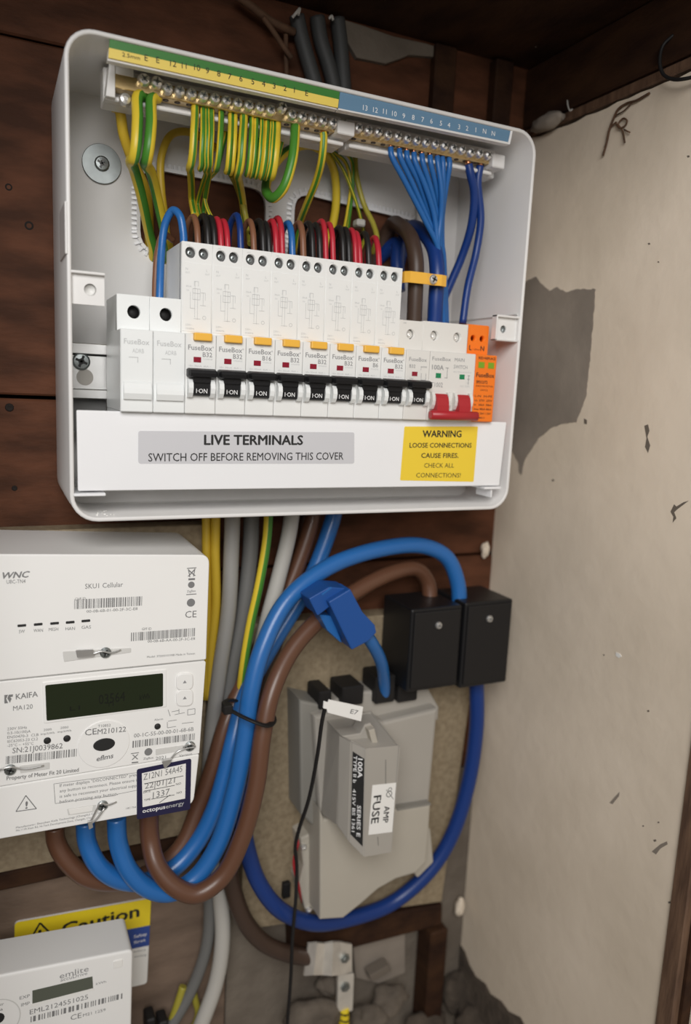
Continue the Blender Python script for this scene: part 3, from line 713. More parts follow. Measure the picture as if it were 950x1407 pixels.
wire('earth_wire', [V((68, -46, 152)), at(163, 150, -46), at(170, 185, -42), at(180, 215, -36), at(200, 262, -24), V((97, -2, 90)), V((98, 10, 70))], 3.0, 'yellow_wire', 'plain yellow-looking earth wire behind the two leftmost loops')
wire('earth_wire', [at(300, 205, -12), at(262, 182, -14), at(236, 185, -16), at(222, 215, -18), at(222, 260, -18), at(228, 310, -14), V((108, -2, 82)), V((109, 10, 66))], 2.4, 'yellow_wire', 'yellow earth cable arching over the left cable opening')
# the dense bundle of hanging loops
specs = [(268, 262, 148, 228, 1.95, 'earth_mostly_yellow', .1), (279, 276, 152, 230, 1.35, 'earth_half', .1), (285, 283, 153, 231, 1.25, 'earth_fine', .3), (291, 288, 154, 230, 1.35, 'earth_half', .2), (304, 298, 157, 231, 1.5, 'earth_halves', .6), (317, 312, 160, 234, 1.4, 'earth_half', .0), (323, 318, 161, 236, 1.35, 'earth_half', .35), (335, 328, 160, 238, 2.1, 'earth_mostly_yellow', .2), (346, 340, 164, 238, 1.3, 'earth_half', .3), (352, 346, 166, 240, 1.35, 'earth_half', .05), (360, 353, 168, 241, 1.3, 'earth_fine', .25), (367, 360, 169, 242, 1.35, 'earth_half', .55), (374, 366, 170, 243, 1.3, 'earth_fine', .1), (381, 374, 172, 242, 2.0, 'earth_mostly_yellow', .3)]
dest = {0: (264, 275), 2: (272, 280), 3: (280, 292), 7: (336, 295)}
for k, (xt, xb, yt, yb, r, m, roll) in enumerate(specs):
    a = at(xt, yt-4, -65); Yl = -75-(k % 3)*1.2; r = r*1.17
    pts = [a, at(xt, yt+8, -68), at((xt*2+xb)/3+1, yt+30, Yl), at((xt+xb)/2, yb-18, Yl), at(xb+1, yb-4, Yl+3), at(xb-1, yb+2, Yl+8), at(xb+1, yb-4, -57), at(xb+6, yb-25, -52), at(xb+12, yb-50, -50), at(xb+14, yt+4, -49)]
    if k in (0, 2, 3, 7): pts = pts[:6]+[at(xb, yb+8, -54), at((xb+dest[k][0])/2, (yb+dest[k][1])/2, -38), at(*dest[k], -24), at(dest[k][0]+4, dest[k][1]+22, -34)]
    wire('earth_wire', pts, r, m, '%s loop from the left in the hanging bundle of green and yellow earth wires' % ORD[k], 'wire', 'hanging bundle of earth wires', roll=roll, n=10)
# plain green wire with its own deep loop, yellow wire crossing to the second opening
wire('earth_wire', [V((171.5, -66, 154)), at(406, 178, -68), at(402, 220, -74), at(390, 258, -72), at(376, 272, -64), at(366, 262, -54), at(372, 235, -44), at(395, 208, -34), at(430, 200, -26), at(456, 225, -20), at(462, 280, -12), V((222, 0, 92)), V((222, 10, 70))], 3.0, 'earth_halves', 'thick green earth wire with a deep single loop and yellow back', roll=-.02, ends=[0])
wire('earth_wire', [V((189.6, -66, 154)), at(445, 186, -66), at(443, 215, -64), at(436, 245, -52), at(420, 285, -30), at(411, 310, -14), V((197, 2, 86)), V((196, 10, 70))], 2.4, 'earth_mostly_yellow', 'yellow and green earth wire running diagonally into the right opening', roll=.2, ends=[0])
# background earth wires behind the bar
for k, (pp, r, m, lb) in enumerate((
    ([(452, 205, -20), (474, 222, -22), (482, 250, -22), (478, 290, -16), (470, 330, -8)], 1.3, 'earth_half', 'thin green and yellow wire curving behind the right opening, nearest the green loop'),
    ([(455, 198, -18), (482, 218, -20), (485, 250, -20), (480, 300, -14), (476, 330, -6)], 1.3, 'earth_half', 'thin green and yellow wire curving behind the right opening, outermost'),
    ([(448, 200, -24), (470, 230, -26), (484, 262, -24), (496, 300, -18), (500, 330, -8)], 1.2, 'earth_fine', 'thin striped earth wire ending in a white connector'),
    ([(488, 205, -16), (490, 240, -20), (500, 280, -22), (514, 310, -30), (518, 330, -36)], 1.9, 'olive_wire', 'olive earth wire running down to the last red wire'))):
    wire('earth_wire', [at(*p) for p in pp]+[at(*pp[-1])+V((0, 6, -8))], r, m, lb, 'wire', 'earth wires behind the neutral bar', roll=.1*k)
o = put('wire_connector', MB().box(at(488, 305, -20).x, at(500, 305, -20).x, -24, -16, at(494, 312, -20).z, at(494, 302, -20).z, 1), 'white_cable'); tag(o, 'small white connector sleeve at the end of a striped wire', 'connector')
# olive earth wire from the bundle to the middle
wire('earth_wire', [at(318, 240, -50), at(328, 262, -36), at(336, 290, -30), at(342, 320, -36), at(344, 335, -44)], 1.9, 'olive_wire', 'olive earth wire dropping from the bundle to the brown breaker wire')
wire('earth_wire', [at(300, 232, -40), at(284, 252, -36), at(282, 275, -32), at(292, 300, -36), at(312, 318, -40)], 1.3, 'earth_fine', 'thin striped earth wire bowing left below the bundle')
# blue neutral fly leads from the neutral bar
tops = [(537, 205), (549, 207), (559, 210), (569, 212), (580, 214), (591, 216), (601, 217), (608, 218), (617, 219)]
mids = [(556, 248), (566, 250), (576, 252), (584, 254), (592, 258), (600, 260), (607, 262), (609, 264), (613, 258)]
lows = [(583, 300), (588, 300), (592, 298), (597, 296), (601, 296), (605, 298), (606, 298), (607, 300), (608, 298)]
for k in range(9):
    off = (k % 3)*1.6
    pts = [at(tops[k][0], tops[k][1]-2, -66), at(tops[k][0]+1, tops[k][1]+8, -67), at(*mids[k], -66+off), at(*lows[k], -62+off*1.5), at(602+(k % 3)*3, 340, -60+off*2), at(607+(k % 3)*2, 375, -58+off*2), at(609+(k % 3)*2, 415, -56+off*2), at(610+(k % 3)*2, 446, -54+off)]
    wire('neutral_wire', pts, 1.9, 'blue_mid', '%s thin blue neutral wire from the left under the blue strip' % ORD[k], 'wire', 'thin blue neutral wires', ends=[0], per=6, n=8)
wire('neutral_wire', [at(644, 226, -66), at(647, 240, -66), at(652, 265, -64), at(648, 310, -58), at(636, 350, -50), at(620, 388, -44), at(606, 420, -40)], 3.0, 'blue_deep', 'dark blue neutral wire swinging left behind the yellow clip', 'wire', 'dark blue neutral wires at the right', ends=[0])
wire('neutral_wire', [at(660, 228, -65), at(657, 250, -64), at(661, 300, -62), at(655, 345, -60), at(643, 395, -62), at(636, 445, -64)], 2.7, 'blue_deep', 'dark blue neutral wire dropping to the orange surge protector', 'wire', 'dark blue neutral wires at the right', ends=[0])
# the two big tails and their yellow clip
wire('live_tail', [V((262, 8, 84)), at(538, 310, -12), at(552, 312, -34), at(566, 330, -56), at(572, 362, -64), at(571, 400, -64), at(569, 450, -62)], 5.3, 'brown_dark', 'thick dark brown tail bending down into the main switch', 'cable', n=14)
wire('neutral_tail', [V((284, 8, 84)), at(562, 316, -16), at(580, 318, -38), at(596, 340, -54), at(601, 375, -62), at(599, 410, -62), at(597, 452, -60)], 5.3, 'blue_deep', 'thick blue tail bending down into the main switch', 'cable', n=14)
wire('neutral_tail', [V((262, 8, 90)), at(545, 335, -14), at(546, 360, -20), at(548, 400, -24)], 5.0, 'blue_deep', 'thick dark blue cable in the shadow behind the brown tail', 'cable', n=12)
cl = thing('cable_clip', tuple(at(590, 392, -72)), 'yellow strap clip with a screw holding the brown and blue tails', 'clip')
z0, z1 = 70.6, 77.8
xa, xb = at(558, 380, -73).x, at(617, 385, -73).x
t = MB(); prof = [(xa, -58), (xa+.5, -70), (xa+3, -73.5), (xa+16, -74), (xa+20, -72.8), (xb-6, -74), (xb-1.5, -72.5), (xb, -58)]
inner = [(x, y+1.3) for x, y in prof]
t.loft([[V((x, y, z0)) for x, y in prof]+[V((x, y, z0)) for x, y in inner[::-1]], [V((x, y, z1)) for x, y in prof]+[V((x, y, z1)) for x, y in inner[::-1]]])
put('strap', t, 'yellow_button', cl)
c = V((xa+20.5, -72.8, (z0+z1)/2)); s = put('screw', crosshead(c, 3.2, 2.6), 'steel', cl); put('screw_recess', slotbits(c, 3, 2.7), 'print_black', s)
# wires feeding the tops of the tall breakers
feed = [(272, 'brown_wire', 1.9, 297), (286, 'black_wire', 2., 296), (295, 'black_wire', 1.9, 298), (304, 'red_wire', 1.8, 300), (313, 'red_wire', 1.8, 303), (331, 'blue_deep', 2., 295), (349, 'brown_wire', 1.9, 303), (362, 'black_wire', 2., 303), (370, 'black_wire', 1.9, 306), (380, 'red_wire', 1.9, 303), (388, 'red_wire', 1.9, 299), (402, 'blue_bright', 2.1, 306), (417, 'brown_wire', 2.1, 306), (430, 'black_wire', 1.9, 306), (440, 'black_wire', 1.9, 308), (448, 'red_wire', 1.8, 303), (458, 'red_wire', 1.8, 307), (472, 'black_wire', 1.9, 312), (480, 'black_wire', 1.9, 314), (489, 'red_wire', 1.7, 315), (495, 'red_wire', 1.7, 319), (507, 'black_wire', 2., 320), (521, 'red_wire', 2., 326)]
cnt = {}
nm = {'brown_wire': 'brown', 'black_wire': 'black', 'red_wire': 'red', 'blue_deep': 'dark blue', 'blue_bright': 'bright blue'}
wire('breaker_wire', [at(219, 425, -46), at(220, 390, -46), at(222, 345, -48), at(228, 305, -50), at(238, 289, -54), at(247, 296, -58), at(252, 320, -60), at(253, 345, -62)], 2.3, 'blue_bright', 'bright blue wire arching into the first tall breaker', 'wire', 'wires looping into the tall breakers')
wire('breaker_wire', [at(213, 415, -40), at(214, 380, -40), at(217, 345, -38), at(225, 322, -34), at(238, 330, -30)], 2.0, 'brown_wire', 'brown wire half hidden behind the leftmost bright blue loop', 'wire', 'wires looping into the tall breakers')
for k, (xx, m, r, yt) in enumerate(feed):
    yb = 335+(xx-255)*.127
    b = at(xx+1, yb+12, -62); tp = at(xx-5, yt, -50)
    pts = [b, at(xx, yb-6, -62), at(xx-1.5, yt+14, -59), at(xx-6, yt+1, -51), at(xx-14, yt+12, -42), at(xx-17, yt+40, -34), at(xx-17, yt+70, -32)]
    cnt[m] = cnt.get(m, 0)+1
    wire('breaker_wire', pts, r, m, '%s %s wire from the left looping into the tall breakers' % (ORD[cnt[m]-1], nm[m]) if m not in ('blue_deep', 'blue_bright') else '%s wire looping into the tall breakers amid brown and red ones' % nm[m], 'wire', 'wires looping into the tall breakers', per=6)
# ------------------------------------------------------------------ smart meter: communications hub above, meter below
MF = -88.0
hub = thing('communications_hub', (50, -50, -168), 'upper white communications hub module plugged on top of the smart meter', 'hub')
hp = rpoly([(-25, -166.9), (116.4, -168.4), (117.4, -102.5), (-25, -94.5)], [0, 1, 6, 3])
t = MB(); t.prism(hp, MF, -18.2, 5, 4); put('housing', t, 'meter_white', hub)
mtr = thing('smart_meter', (50, -50, -263), 'large white smart meter with dark display and handwritten navy sticker', 'meter')
def mt(t, s, x0, y0, x1, y1, h, bold=0., Y=MF-.05, shear=0.): return text(t, s, at(x0, y0, Y), at(x1, y1, Y), h, bold, shear)
mp = [(-25, -167.6), (116.2, -169.2), (113.0, -229.6), (-25, -229.6)]
t = MB(); t.prism(rpoly(mp, [0, 1.5, .5, 0]), MF, -18.2, 1.2, 2); put('housing', t, 'meter_white', mtr)
cvp = rpoly([(-25, -230), (112.9, -230), (109.6, -263.6), (-25, -261.2)], [0, 1, 6, 3])
tc = put('terminal_cover', MB().prism(cvp, MF-.3, -18.2, 1.6, 3), 'meter_white', mtr)
# hub print
t = MB()
mt(t, 'WNC', 4, 795, 41, 793, 3.6, .03, shear=.3); 
t2 = MB(); mt(t2, 'UBC-TN4', 9, 802, 35, 801, 2.2); mt(t2, 'SKU1 Cellular', 117, 809, 169, 806, 3.0); 
mt(t2, 'CHF ID', 103, 825, 118, 824, 1.6); mt(t2, '00-0B-6B-01-00-2F-3C-E8', 119, 842, 189, 838, 1.7); mt(t2, 'GPF ID', 195, 866, 208, 865.5, 1.6); mt(t2, '00-0B-6B-AA-00-2F-3C-E8', 203, 883, 268, 879, 1.7)
for s, x, y in (('SW', 26, 870), ('WAN', 46, 868.5), ('MESH', 67, 867), ('HAN', 90, 866), ('GAS', 112, 864)): mt(t2, s, x, y, x+(13 if len(s) > 2 else 8), y-.6, 1.9)
mt(t2, 'Model: 3720/010190B Made in Taiwan', 202, 904, 268, 899, 1.3)
put('barcode', bars(MB(), at(102, 837, MF-.05), at(195, 832, MF-.05), 5.6, 44, 3), 'print_grey', hub); put('barcode', bars(MB(), at(180, 881, MF-.05), at(269, 874, MF-.05), 5.2, 44, 5), 'print_grey', hub)
for cx, cy in ((263, 784),):
    mt(t2, 'X', 258, 792, 269, 791, 4.2, .01); 
    for a, b in (((257, 781), (270, 780)), ((259, 782), (261, 793)), ((268, 781), (266, 792))): line(t2, at(*a, MF-.05), at(*b, MF-.05), .5)
line(t2, at(259, 796, MF-.05), at(268, 795.5, MF-.05), 1.2)
q = at(263, 803.5, MF-.06); put('round_mark', MB().prism(circ(q.x, q.z, 2.0, 16), MF-.16, MF-.06), 'print_grey', hub); mt(t2, 'ZigBee', 257, 814, 269, 813, 1.4)
line(t2, at(256, 817, MF-.05), at(270, 816, MF-.05), .5)
q = at(262.5, 828, MF-.06); put('round_mark', MB().prism(circ(q.x, q.z, 2.5, 16), MF-.16, MF-.06), 'print_grey', hub); mt(t2, 'CE', 254.5, 849, 270, 848, 4.4)
put('logo_lettering', t, 'print_grey', hub); put('printed_marking', t2, 'print_grey', hub)
for x, y in ((30, 859.5), (52.5, 857.8), (75, 856.4), (96.5, 855), (118, 853)):
    put('indicator_slot', MB().prism(rpoly(ats([(x-6, y-1.2), (x+6, y-2.2), (x+6, y+1.2), (x-6, y+2.2)], MF), .4, 2), MF-.15, MF+.2), 'print_black', hub)
def seal(par, slot, sc, wirepts, tagpts=None, dark=False, rr=3.2):
    put('slot', MB().prism(rpoly(ats(slot, MF), .5, 2), MF-.45, MF-.1, .1, 1), 'meter_grey', par)
    c = at(*sc, MF-.3); s = put('screw', crosshead(c, rr, 1.6, n=14), 'zinc', par); put('screw_recess', slotbits(c, rr*.9, 1.7), 'print_black', s)
    t = MB(); t.tube([at(x, y, MF-d) for x, y, d in wirepts], .55, 6, 5)
    if tagpts: t.prism(rpoly(ats(tagpts, MF-2), .4, 2), MF-3, MF-1.6, .2, 1)
    put('seal_wire', t, 'galvanised', par)
seal(hub, [(86, 895), (180, 890), (180, 896), (88, 909)], (145, 896.5), [(118, 899, 1), (128, 898, 2), (140, 895, 2.2), (152, 897, 2), (166, 893, 1)], [(104, 893), (128, 892), (129, 901), (106, 903)])
# meter front: display, buttons, port
bz = put('display_bezel', MB().prism(rpoly(ats([(58, 937), (229, 919), (229, 971), (60, 994)], MF), 1.2), MF-.5, MF+.2, .4, 2), 'meter_white', mtr)
lc = put('display', MB().prism(rpoly(ats([(62, 941), (224, 924.5), (224, 970), (64, 990)], MF), 1.0), MF-.75, MF-.4, .2, 1), 'lcd', mtr)
t = MB(); mt(t, '03564', 136, 968, 172, 963, 6.2, 0, MF-.8); mt(t, 'kWh', 192, 962, 206, 960, 3.6, 0, MF-.8); mt(t, 'L1', 96, 977, 110, 975, 2.6, 0, MF-.8); mt(t, 'T1', 147, 971, 156, 970, 2.4, 0, MF-.8); put('display_digits', t, 'lcd_ink', lc)
for cy in (937, 959):
    b = put('button', MB().prism(rpoly(ats([(242, cy-12), (265, cy-13), (265, cy+10), (242, cy+11)], MF), 3.6), MF-1.3, MF+.2, .6, 2), 'meter_white', mtr)
    q = at(254, cy, MF-1.4); t = MB(); t.quad([(q.x-1.2, MF-1.4, q.z-.8), (q.x+1.2, MF-1.4, q.z-.8), (q.x, MF-1.4, q.z+1)]); put('button_mark', t, 'print_light', b)
q = at(143, 1022, MF)
pr = put('port_ring', MB().prism(circ(q.x, q.z, 14.8, 40), MF-.5, MF+.1, .4, 2), 'meter_white', mtr)
put('port_window', MB().prism(circ(q.x, q.z-.2, 6.2, 28, rz=3.9), MF-1.0, MF-.4, .3, 1), 'print_black', pr)
for x, y, r in ((65, 1017.5, 2.), (92, 1014.5, 2.), (216.5, 998, 1.9)):
    q2 = at(x, y, MF); put('indicator_lamp', MB().lathe((q2.x, MF+.1, q2.z), (0, -1, 0), [(0, r), (.5, r), (.9, r*.6), (.9, 0)], 14), 'print_black', mtr)
t = MB()
mt(t, 'KAIFA', 22, 961, 52, 957, 3.4, .012); mt(t, 'MA120', 18, 976.5, 45, 973.5, 2.9)
put('logo_mark', MB().prism(ats([(6, 955), (11, 954.5), (8.5, 960), (11, 966), (6, 966.5)], MF), MF-.15, MF-.05), 'print_grey', mtr); put('logo_mark', MB().prism(ats([(12, 954.5), (18, 954), (17.5, 957), (14, 958), (16, 960), (13.5, 965.5), (10, 959.5)], MF), MF-.15, MF-.05), 'print_grey', mtr)
put('brand_lettering', t, 'print_grey', mtr); t = MB()
mt(t, 'SN:21J0039862', 17, 1035, 86, 1028, 3.4, .004); put('barcode', bars(MB(), at(8, 1050, MF-.05), at(106, 1039, MF-.05), 4.7, 40, 8), 'print_grey', mtr)
put('serial_lettering', t, 'print_grey', mtr); t = MB()
mt(t, '00-1C-55-00-00-01-68-6B', 184, 1013.5, 266, 1004, 2.6); put('barcode', bars(MB(), at(182, 1027.5, MF-.05), at(268, 1016.5, MF-.05), 4.4, 40, 9), 'print_grey', mtr)
put('printed_marking', t, 'print_grey', mtr); t = MB()
mt(t, 'CE', 117, 1011, 133, 1008.5, 4.0, .006, MF-.55); mt(t, 'M210122', 134, 1009, 173, 1005, 3.4, .004, MF-.55); mt(t, 'T10852', 134.5, 999.5, 152, 998, 1.7, 0, MF-.55); mt(t, 'eflms', 133, 1046, 156, 1041, 3.2, .02, MF-.55, .2)
put('approval_lettering', t, 'print_grey', pr); t = MB()
mt(t, 'Property of Meter Fit 20 Limited', 9, 1072, 108, 1060, 2.5, .004, MF-.4)
put('ownership_lettering', t, 'print_grey', mtr)
t = MB()
for k, s in enumerate(('230V 50Hz', '0.5-10(100)A', 'EN50470-3  Cl.B', 'IEC62053-23 Cl.2', '-25°C ~ +55°C')): mt(t, s, 10, 1003.5+k*5.7, 10+(27, 32, 43, 42, 36)[k], 1003.5+k*5.7-(2.4, 2.8, 3.8, 3.7, 3.2)[k], 1.7)
for x, y in ((59, 1006), (82, 1003)): mt(t, '2000', x+1, y-1.5, x+12, y-2.6, 1.4); mt(t, 'imp/kWh', x-3, y+4, x+16, y+2, 1.3)
put('rating_print', t, 'print_grey', mtr); t = MB()
mt(t, 'Alarm', 212, 990.5, 224, 989, 1.4)
for a, b in (((231, 975), (234, 984)), ((236, 978), (246, 976)), ((246, 974), (246, 980)), ((240, 982), (254, 979)), ((258, 975), (268, 973.5)), ((268, 973.5), (268, 981)), ((268, 981), (258, 982.5)), ((258, 982.5), (258, 975)), ((230, 992), (230, 1000)), ((230, 1000), (242, 998)), ((231, 991), (243, 989)), ((250, 994), (266, 992))): line(t, at(*a, MF-.05), at(*b, MF-.05), .3)
mt(t, 'X', 181, 1044, 190, 1043, 3.4, .01); line(t, at(180, 1035.5, MF-.05), at(191, 1034, MF-.05), .5); line(t, at(181, 1048, MF-.05), at(190, 1047, MF-.05), .8)
q = at(204, 1033, MF-.06); put('round_mark', MB().prism(circ(q.x, q.z, 2.4, 18), MF-.14, MF-.05), 'print_grey', mtr); mt(t, 'ZigBee', 197, 1044, 211, 1042, 1.4); mt(t, '2021', 214, 1044, 228, 1042, 2.0); mt(t, 'Version', 246, 1040, 264, 1037, 1.6)
put('fine_print', t, 'print_grey', mtr)
put('slot', MB().prism(rpoly(ats([(214, 1029), (256, 1023), (256, 1030), (214, 1037)], MF), .4, 2), MF-.55, MF-.05, .1, 1), 'meter_grey', mtr)
# terminal cover print
YT = MF-.35
t = MB()
for k, s in enumerate(('If meter displays "DISCONNECTED" press', 'any button to reconnect. Please ensure it', 'is safe to reconnect your electrical supply', 'before pressing any button.')):
    x1 = (190, 190, 192, 162)[k]; mt(t, s, 82, 1081.5+k*7.4, x1, 1081.5+k*7.4-(x1-82)*.145, 2.0, 0, YT)
bx = [(74, 1077), (192, 1061), (192, 1085), (162, 1091), (158, 1093), (76, 1104)]
for a, b in zip(bx, bx[1:]+bx[:1]): line(t, at(*a, YT), at(*b, YT), .25)
for a, b in (((22, 1115), (35.5, 1093)), ((35.5, 1093), (50, 1111)), ((50, 1111), (22, 1115))): line(t, at(*a, YT), at(*b, YT), .5)
mt(t, '!', 35, 1111, 37.5, 1110.7, 4.6, .03, YT)
mt(t, 'Manufacturer: Shenzhen Kaifa Technology (Chengdu) Co., Ltd', 22, 1138.5, 140, 1117, 1.3, 0, YT); mt(t, 'No.1118 Xixin Rd, Hi-Tech Development Zone, Chengdu, China', 22, 1142.5, 128, 1124, 1.3, 0, YT); mt(t, 'UBC-TN4', 173, 1112, 187, 1110, 1.2, 0, YT)
put('printed_marking', t, 'print_grey', tc)
so = put('navy_sticker', MB().prism(rpoly(ats([(188, 1057), (263, 1042), (261.5, 1112), (188, 1126)], YT), 1.5), YT-.15, YT), 'sticker_navy', tc)
put('writing_panel', MB().prism(ats([(195, 1062.5), (255.5, 1049), (254.5, 1097), (196, 1109)], YT-.15), YT-.25, YT-.15), 'sticker_white', so)
t = MB(); Yw = YT-.3
mt(t, 'Z12N1 54A45', 197, 1072, 251, 1060, 4.2, 0, Yw, .15); mt(t, '22|01|21', 199, 1084, 241, 1075, 3.8, 0, Yw, .1); mt(t, '1337', 210, 1097, 234, 1091, 4.2, 0, Yw, .1)
put('handwriting', t, 'print_grey', so)
t = MB(); mt(t, 'DATE', 197, 1090, 207, 1088, 1.4, 0, Yw); mt(t, 'NO', 242, 1079, 249, 1077.5, 1.4, 0, Yw); mt(t, 'TIME', 198, 1101, 207, 1099, 1.4, 0, Yw); mt(t, 'NO', 243, 1091, 250, 1089.5, 1.4, 0, Yw)
for a, b in (((198, 1077), (252, 1066)), ((198, 1087), (240, 1079)), ((208, 1098), (240, 1092)), ((219, 1103), (234, 1092))): line(t, at(*a, Yw), at(*b, Yw), .35)
put('form_lines', t, 'print_black', so)
t = MB(); mt(t, 'octopus', 196, 1117, 227, 1111, 2.8, .016, YT-.2); put('lettering_bold', t, 'print_white', so)
t = MB(); mt(t, 'energy', 228, 1111, 253, 1105.5, 2.8, 0, YT-.2); put('lettering_light', t, 'print_faint', so)
seal(mtr, [(27, 1052), (68, 1047), (68, 1056), (28, 1062)], (14, 1057.5), [(-6, 1062, 1), (2, 1057, 2), (14, 1054, 2.4), (26, 1056, 2), (40, 1056, 2), (60, 1052, 1.4)])
seal(mtr, [(256, 1022), (264, 1021), (264, 1024), (256, 1025)], (261, 1025), [(252, 1027, 1), (262, 1022, 2.4), (268, 1026, 2), (258, 1028, 2), (244, 1033, 2.2), (232, 1046, 1.6)], [(222, 1045), (236, 1042), (234, 1048), (226, 1056)])
seal(tc, [(92, 1111), (132, 1105), (131, 1115), (94, 1120)], (141, 1106.5), [(160, 1102, 1), (148, 1106, 2.2), (138, 1104, 2.4), (133, 1112, 2.2), (126, 1126, 2.2), (122, 1133, 1.8), (130, 1128, 2.4), (144, 1110, 2.)], [(120, 1128), (126, 1127), (128, 1136), (122, 1139)])
put('slot', MB().prism(rpoly(ats([(94, 1112), (128, 1107), (127, 1114), (96, 1119)], YT), .4, 2), YT-.3, YT, .1, 1), 'sticker_white', tc)
# ------------------------------------------------------------------ caution sign and lower meter
cs = thing('caution_sign', tuple(at(120, 1340, -2)), 'yellow, blue and white caution sign half hidden behind the lower meter', 'sign')
put('white_panel', MB().prism(rpoly([(6, -378.8), (100, -385.3), (97.2, -457), (4, -450)], 3), -2.4, -.6), 'sticker_white', cs)
put('yellow_panel', MB().prism(rpoly([(6, -378.8), (100, -385.3), (99.2, -407.5), (5.2, -401)], [3, 3, 0, 0]), -2.6, -2.3), 'sign_yellow', cs)
put('blue_panel', MB().prism([(5.2, -401.2), (99.2, -407.7), (98.6, -424.5), (4.6, -418)], -2.6, -2.3), 'sign_blue', cs)
t = MB(); text(t, 'Caution', at(85, 1286, -2.65), at(191, 1259, -2.65), 10.2, .03)
for a, b in (((40, 1294), (55, 1268)), ((55, 1268), (72, 1285)), ((72, 1285), (40, 1294))): line(t, at(*a, -2.65), at(*b, -2.65), 1.3)
text(t, '!', at(53, 1287, -2.65), at(57, 1286, -2.65), 5.5, .03); put('lettering', t, 'print_black', cs)
t = MB(); text(t, 'Safety', at(184, 1289, -2.65), at(202, 1285, -2.65), 2.6, .01); text(t, 'first', at(184, 1297, -2.65), at(200, 1293, -2.65), 2.6, .01); put('white_lettering', t, 'print_white', cs)
t = MB(); text(t, 'before', at(184, 1309, -2.65), at(200, 1306, -2.65), 1.8); text(t, 'working', at(184, 1316, -2.65), at(201, 1313, -2.65), 1.8); put('small_lettering', t, 'print_light', cs)
LF = -62.0
lm = thing('generation_meter', (35, -30, -470), 'lower white electricity meter with small grey display below the caution sign', 'meter')
pz = [(-30, at(0, 1340, LF).z+1.9), (at(183, 1305, LF).x, at(183, 1305, LF).z), (at(183, 1407, LF).x-2, -478), (-30, -471)]
put('housing', MB().prism(rpoly(pz, [3, 4, 0, 0]), LF, -29, 1.6, 3), 'meter_white', lm)
put('back_case', MB().prism([(-26, -403), (66, -412), (68, -474), (-26, -470)], -29, -2.8), 'meter_grey', lm)
def lt(t, s, x0, y0, x1, y1, h, bold=0., Y=LF-.05): return text(t, s, at(x0, y0, Y), at(x1, y1, Y), h, bold)
d = put('display', MB().prism(ats([(44.5, 1361), (127, 1341.5), (128, 1358), (44.5, 1379)], LF), LF-.3, LF+.2), 'lcd_grey', lm)
put('display_lip', MB().prism(ats([(43, 1379), (129, 1357), (129, 1360), (43, 1382.5)], LF), LF-.5, LF+.2), 'sticker_white', lm)
t = MB(); lt(t, 'EML2124551025', 41, 1394, 121, 1372.5, 3.6); put('barcode', bars(MB(), at(42, 1404.5, LF-.05), at(168, 1372, LF-.05), 4.0, 30, 21), 'print_grey', lm)
lt(t, 'EXP', 27, 1373.5, 41, 1370, 2.3); lt(t, 'IMP', 29, 1383, 41, 1380, 2.3); lt(t, 'CE', 97, 1402, 112, 1398, 4.0); lt(t, 'M21 1259', 114, 1397, 145, 1389, 2.2); lt(t, 'or', 0, 1382, 5, 1381, 2.2); lt(t, 'a', 0, 1389, 4, 1388, 2.2)
put('printed_marking', t, 'print_grey', lm)
t = MB(); lt(t, 'emlite', 82, 1345, 122, 1334, 4.2, 0); lt(t, 'accuDrive', 83, 1349, 120, 1339, 2.6); lt(t, 'kWh', 132, 1353.5, 146, 1350, 1.8); put('logo_lettering', t, 'print_light', lm)
q = at(-6, 1402, LF); t = MB(); ring(t, (q.x, q.z), 14.5, .7, LF-.1, 40); put('port_ring', t, 'meter_grey', lm)
put('port_window', MB().prism(circ(q.x+1.5, q.z+1, 3.6, 16), LF-.3, LF+.1), 'print_black', lm)
q = at(162, 1324, LF); put('button', MB().prism(rpoly([(q.x-3, q.z-2.6), (q.x+3, q.z-2.9), (q.x+3, q.z+2.6), (q.x-3, q.z+2.9)], .8), LF-.6, LF+.1, .3), 'sticker_white', lm)
# ------------------------------------------------------------------ meter tails and cables below the enclosure
def cable(name, pts, r, m, label, cat='cable', group=None, n=14, flat=1., roll=0., per=8):
    return wire(name, [at(*p) for p in pts], r, m, label, cat, group, n=n, flat=flat, roll=roll, per=per)
cable('meter_tail', [(75, 1135, -44), (77, 1155, -44), (90, 1180, -47), (118, 1205, -50), (155, 1212, -48), (205, 1200, -46), (248, 1165, -46), (273, 1108, -42), (294, 1050, -40), (312, 990, -36), (338, 930, -26), (372, 860, -22), (404, 790, -20), (428, 720, -18), (434, 690, -16)], 6., 'brown_cable', 'brown meter tail farthest left under the meter, running behind the blue ones', 'cable', 'meter tails under the smart meter')
cable('meter_tail', [(117, 1128, -54), (120, 1158, -54), (136, 1190, -58), (165, 1209, -59), (202, 1211, -57), (240, 1192, -54), (272, 1156, -52), (295, 1110, -52), (310, 1060, -50), (320, 1020, -48), (338, 955, -38), (375, 885, -30), (425, 800, -26), (455, 722, -24), (463, 690, -22)], 6., 'blue_bright', 'left blue meter tail curving up behind the front blue one', 'cable', 'meter tails under the smart meter')
cable('meter_tail', [(160, 1122, -62), (163, 1160, -62), (178, 1197, -66), (205, 1221, -69), (236, 1226, -70), (270, 1205, -70), (300, 1160, -70), (322, 1090, -69), (336, 1020, -68), (345, 950, -66), (362, 888, -62), (395, 825, -56), (450, 780, -50), (520, 755, -47), (580, 750, -45), (614, 766, -44), (629, 800, -44), (632, 840, -46)], 6.1, 'blue_bright', 'long bright blue meter tail arching over to the black terminal blocks', 'cable', 'meter tails under the smart meter')
